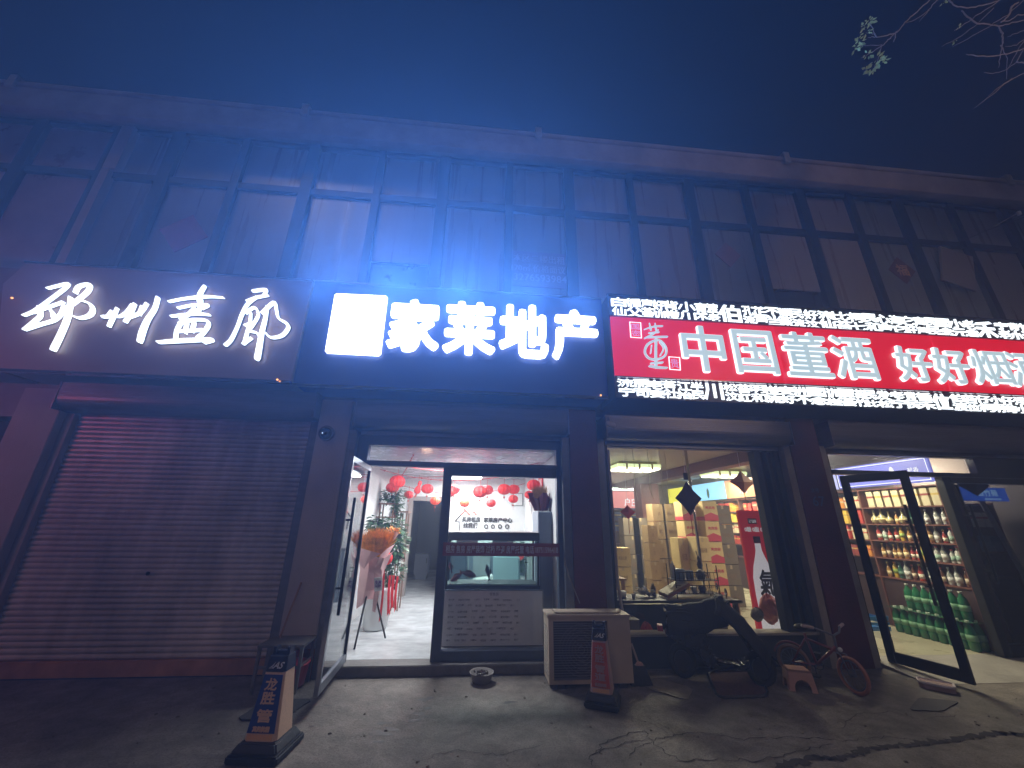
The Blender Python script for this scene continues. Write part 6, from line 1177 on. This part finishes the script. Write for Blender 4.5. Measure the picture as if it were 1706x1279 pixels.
# ================================================================== TREE
tr = thing('street_tree', (5.6, -3.4, 0), 'nearly bare street tree whose pale twigs and few young leaves hang into the night sky', 'tree')
m_bark = mat('pale_bark', (.24, .20, .18), .8, var=.25, scale=10, bump=.4); m_yl = mat('young_leaf', (.40, .44, .13), .5, var=.35, scale=15)
YT = -3.25; T = lambda x, y, dy=0: at(1386+x/5.331, y/5.331, YT+dy)
hub = T(2300, -300, -.1)
b = MB(); b.tube([(5.6, -3.4, 0), (5.55, -3.4, 1.6), (5.7, -3.4, 3.0), (5.3, -3.35, 4.4), hub.lerp(Vector((5.3, -3.35, 4.4)), .5), hub], [.16, .13, .11, .09, .07, .05], 12); b.build('trunk', m_bark, tr, smooth=True)
BR = [[(2300,-300,9),(1500,-280,8),(950,-80,6),(850,20,5.5),(720,130,5),(650,200,4.6),(590,275,4.4),(560,292,4)], [(560,292,4),(500,310,4.5),(395,325,4),(345,225,2.6),(330,190,2)], [(395,325,3),(320,330,1.4)], [(385,300,2.5),(300,290,1.6)], [(560,292,4),(500,355,3.6),(445,405,3.4),(340,470,2.4),(258,515,1.6)], [(445,405,2.6),(415,510,2.2),(375,600,1.4)], [(440,400,2.2),(300,402,1.6),(240,405,1.2)], [(570,300,4),(548,372,3.4)],
 [(1500,-280,6),(930,0,4.4),(860,90,3),(775,192,1.8)], [(860,90,2.6),(760,165,2),(655,203,2)],
 [(2300,-300,8),(1500,-200,7),(1040,0,6),(1090,50,5.5),(1200,70,5.5),(1340,48,5.5),(1470,10,5),(1560,-40,5)], [(1150,90,5),(1200,150,6),(1290,210,6),(1400,215,5.5),(1480,235,5.5),(1600,200,5),(1780,160,5)],
 [(1700,-200,5),(1450,30,3),(1280,140,2.6),(1150,235,2.2),(1085,272,1.6)], [(1440,70,2.5),(1300,200,2.3),(1150,320,2.2),(975,412,1.4)], [(1900,-200,7),(1680,20,4),(1560,130,3.6),(1400,230,3.2),(1250,320,2.6),(1070,415,1.4)], [(1480,235,5),(1515,300,6),(1515,380,5),(1495,480,3.5),(1480,600,2)],
 [(2100,200,6),(1780,400,4),(1560,480,4),(1400,497,4),(1280,495,3.4),(1190,480,1.4)], [(1500,400,4),(1560,520,2.6),(1550,700,2.2)], [(1780,300,5),(1660,420,3),(1600,540,2.6),(1560,620,1.6)], [(2100,300,6),(1720,560,4),(1640,550,3.5),(1700,440,3)], [(1720,560,3.6),(1640,555,3),(1540,620,3),(1430,655,3),(1350,640,1.6)], [(2100,450,6),(1780,620,4),(1640,680,3.8),(1540,740,3.6),(1420,840,2.6),(1260,962,1.4)], [(1600,690,2.6),(1500,760,2.2),(1390,850,1.4)], [(1780,130,5),(1650,130,4),(1580,180,4),(1500,190,4)], [(1780,250,4),(1650,290,3),(1560,325,1.6)], [(1740,330,3),(1640,400,2.4),(1540,410,1.4)], [(1650,20,6),(1600,60,7),(1560,150,6),(1500,200,5)]]
for i, br_ in enumerate(BR):
    dy = (.18*math.sin(i*1.9) if i > 8 else 0) ; P = []; Rr = []
    for j in range(len(br_)-1):
        a, c = Vector(br_[j]), Vector(br_[j+1]); seg = 4
        for k in range(seg): q = a.lerp(c, k/seg); P.append(T(q.x+rs5.uniform(-5, 5), q.y+rs5.uniform(-5, 5), dy if i > 8 else 0)); Rr.append(q.z)
    P.append(T(br_[-1][0], br_[-1][1], dy if i > 8 else 0)); Rr.append(br_[-1][2]*.6)
    if br_[0][0] == 2300: P[0] = hub
    b = MB(); b.tube(P, [max(.0011, r*.00105) for r in Rr], 6); b.build('branch', m_bark, tr)
b = MB()
def sprig(x, y, R, n, s): leaves(b, T(x, y), (R*.68, R*.55, R*.68), n, s*.68, rs5, .35, .1)
for x, y, R, n, s in ((340, 190, .045, 16, .045), (290, 240, .04, 12, .04), (310, 290, .035, 10, .04), (235, 375, .05, 16, .045), (205, 430, .035, 10, .04), (320, 480, .035, 10, .04), (400, 545, .07, 24, .055), (360, 610, .05, 16, .05), (440, 540, .035, 10, .05), (310, 620, .03, 6, .045), (1120, 240, .02, 5, .03), (1100, 365, .02, 5, .03), (265, 400, .03, 8, .04), (1005, 0, .04, 10, .04)): sprig(x, y, R, n, s)
b.build('young_leaves', m_yl, tr)
# ================================================================== HAZE
m = bpy.data.materials.new('night_haze'); m.use_nodes = True; nt = m.node_tree; nt.nodes.clear()
v = nt.nodes.new('ShaderNodeVolumePrincipled'); o_ = nt.nodes.new('ShaderNodeOutputMaterial')
v.inputs['Color'].default_value = (0.85, 0.9, 1.0, 1); v.inputs['Density'].default_value = 0.0145; v.inputs['Anisotropy'].default_value = 0.55  # volume added so the blue spots show as glare around the signs
nt.links.new(v.outputs[0], o_.inputs['Volume'])
b = MB(); b.box(-15.5, 17.5, -7.8, 9.6, -1.0, 8.35); tag(b.build('haze', m), 'thin night haze added to carry the blue glow before the lit signs', kind='stuff')
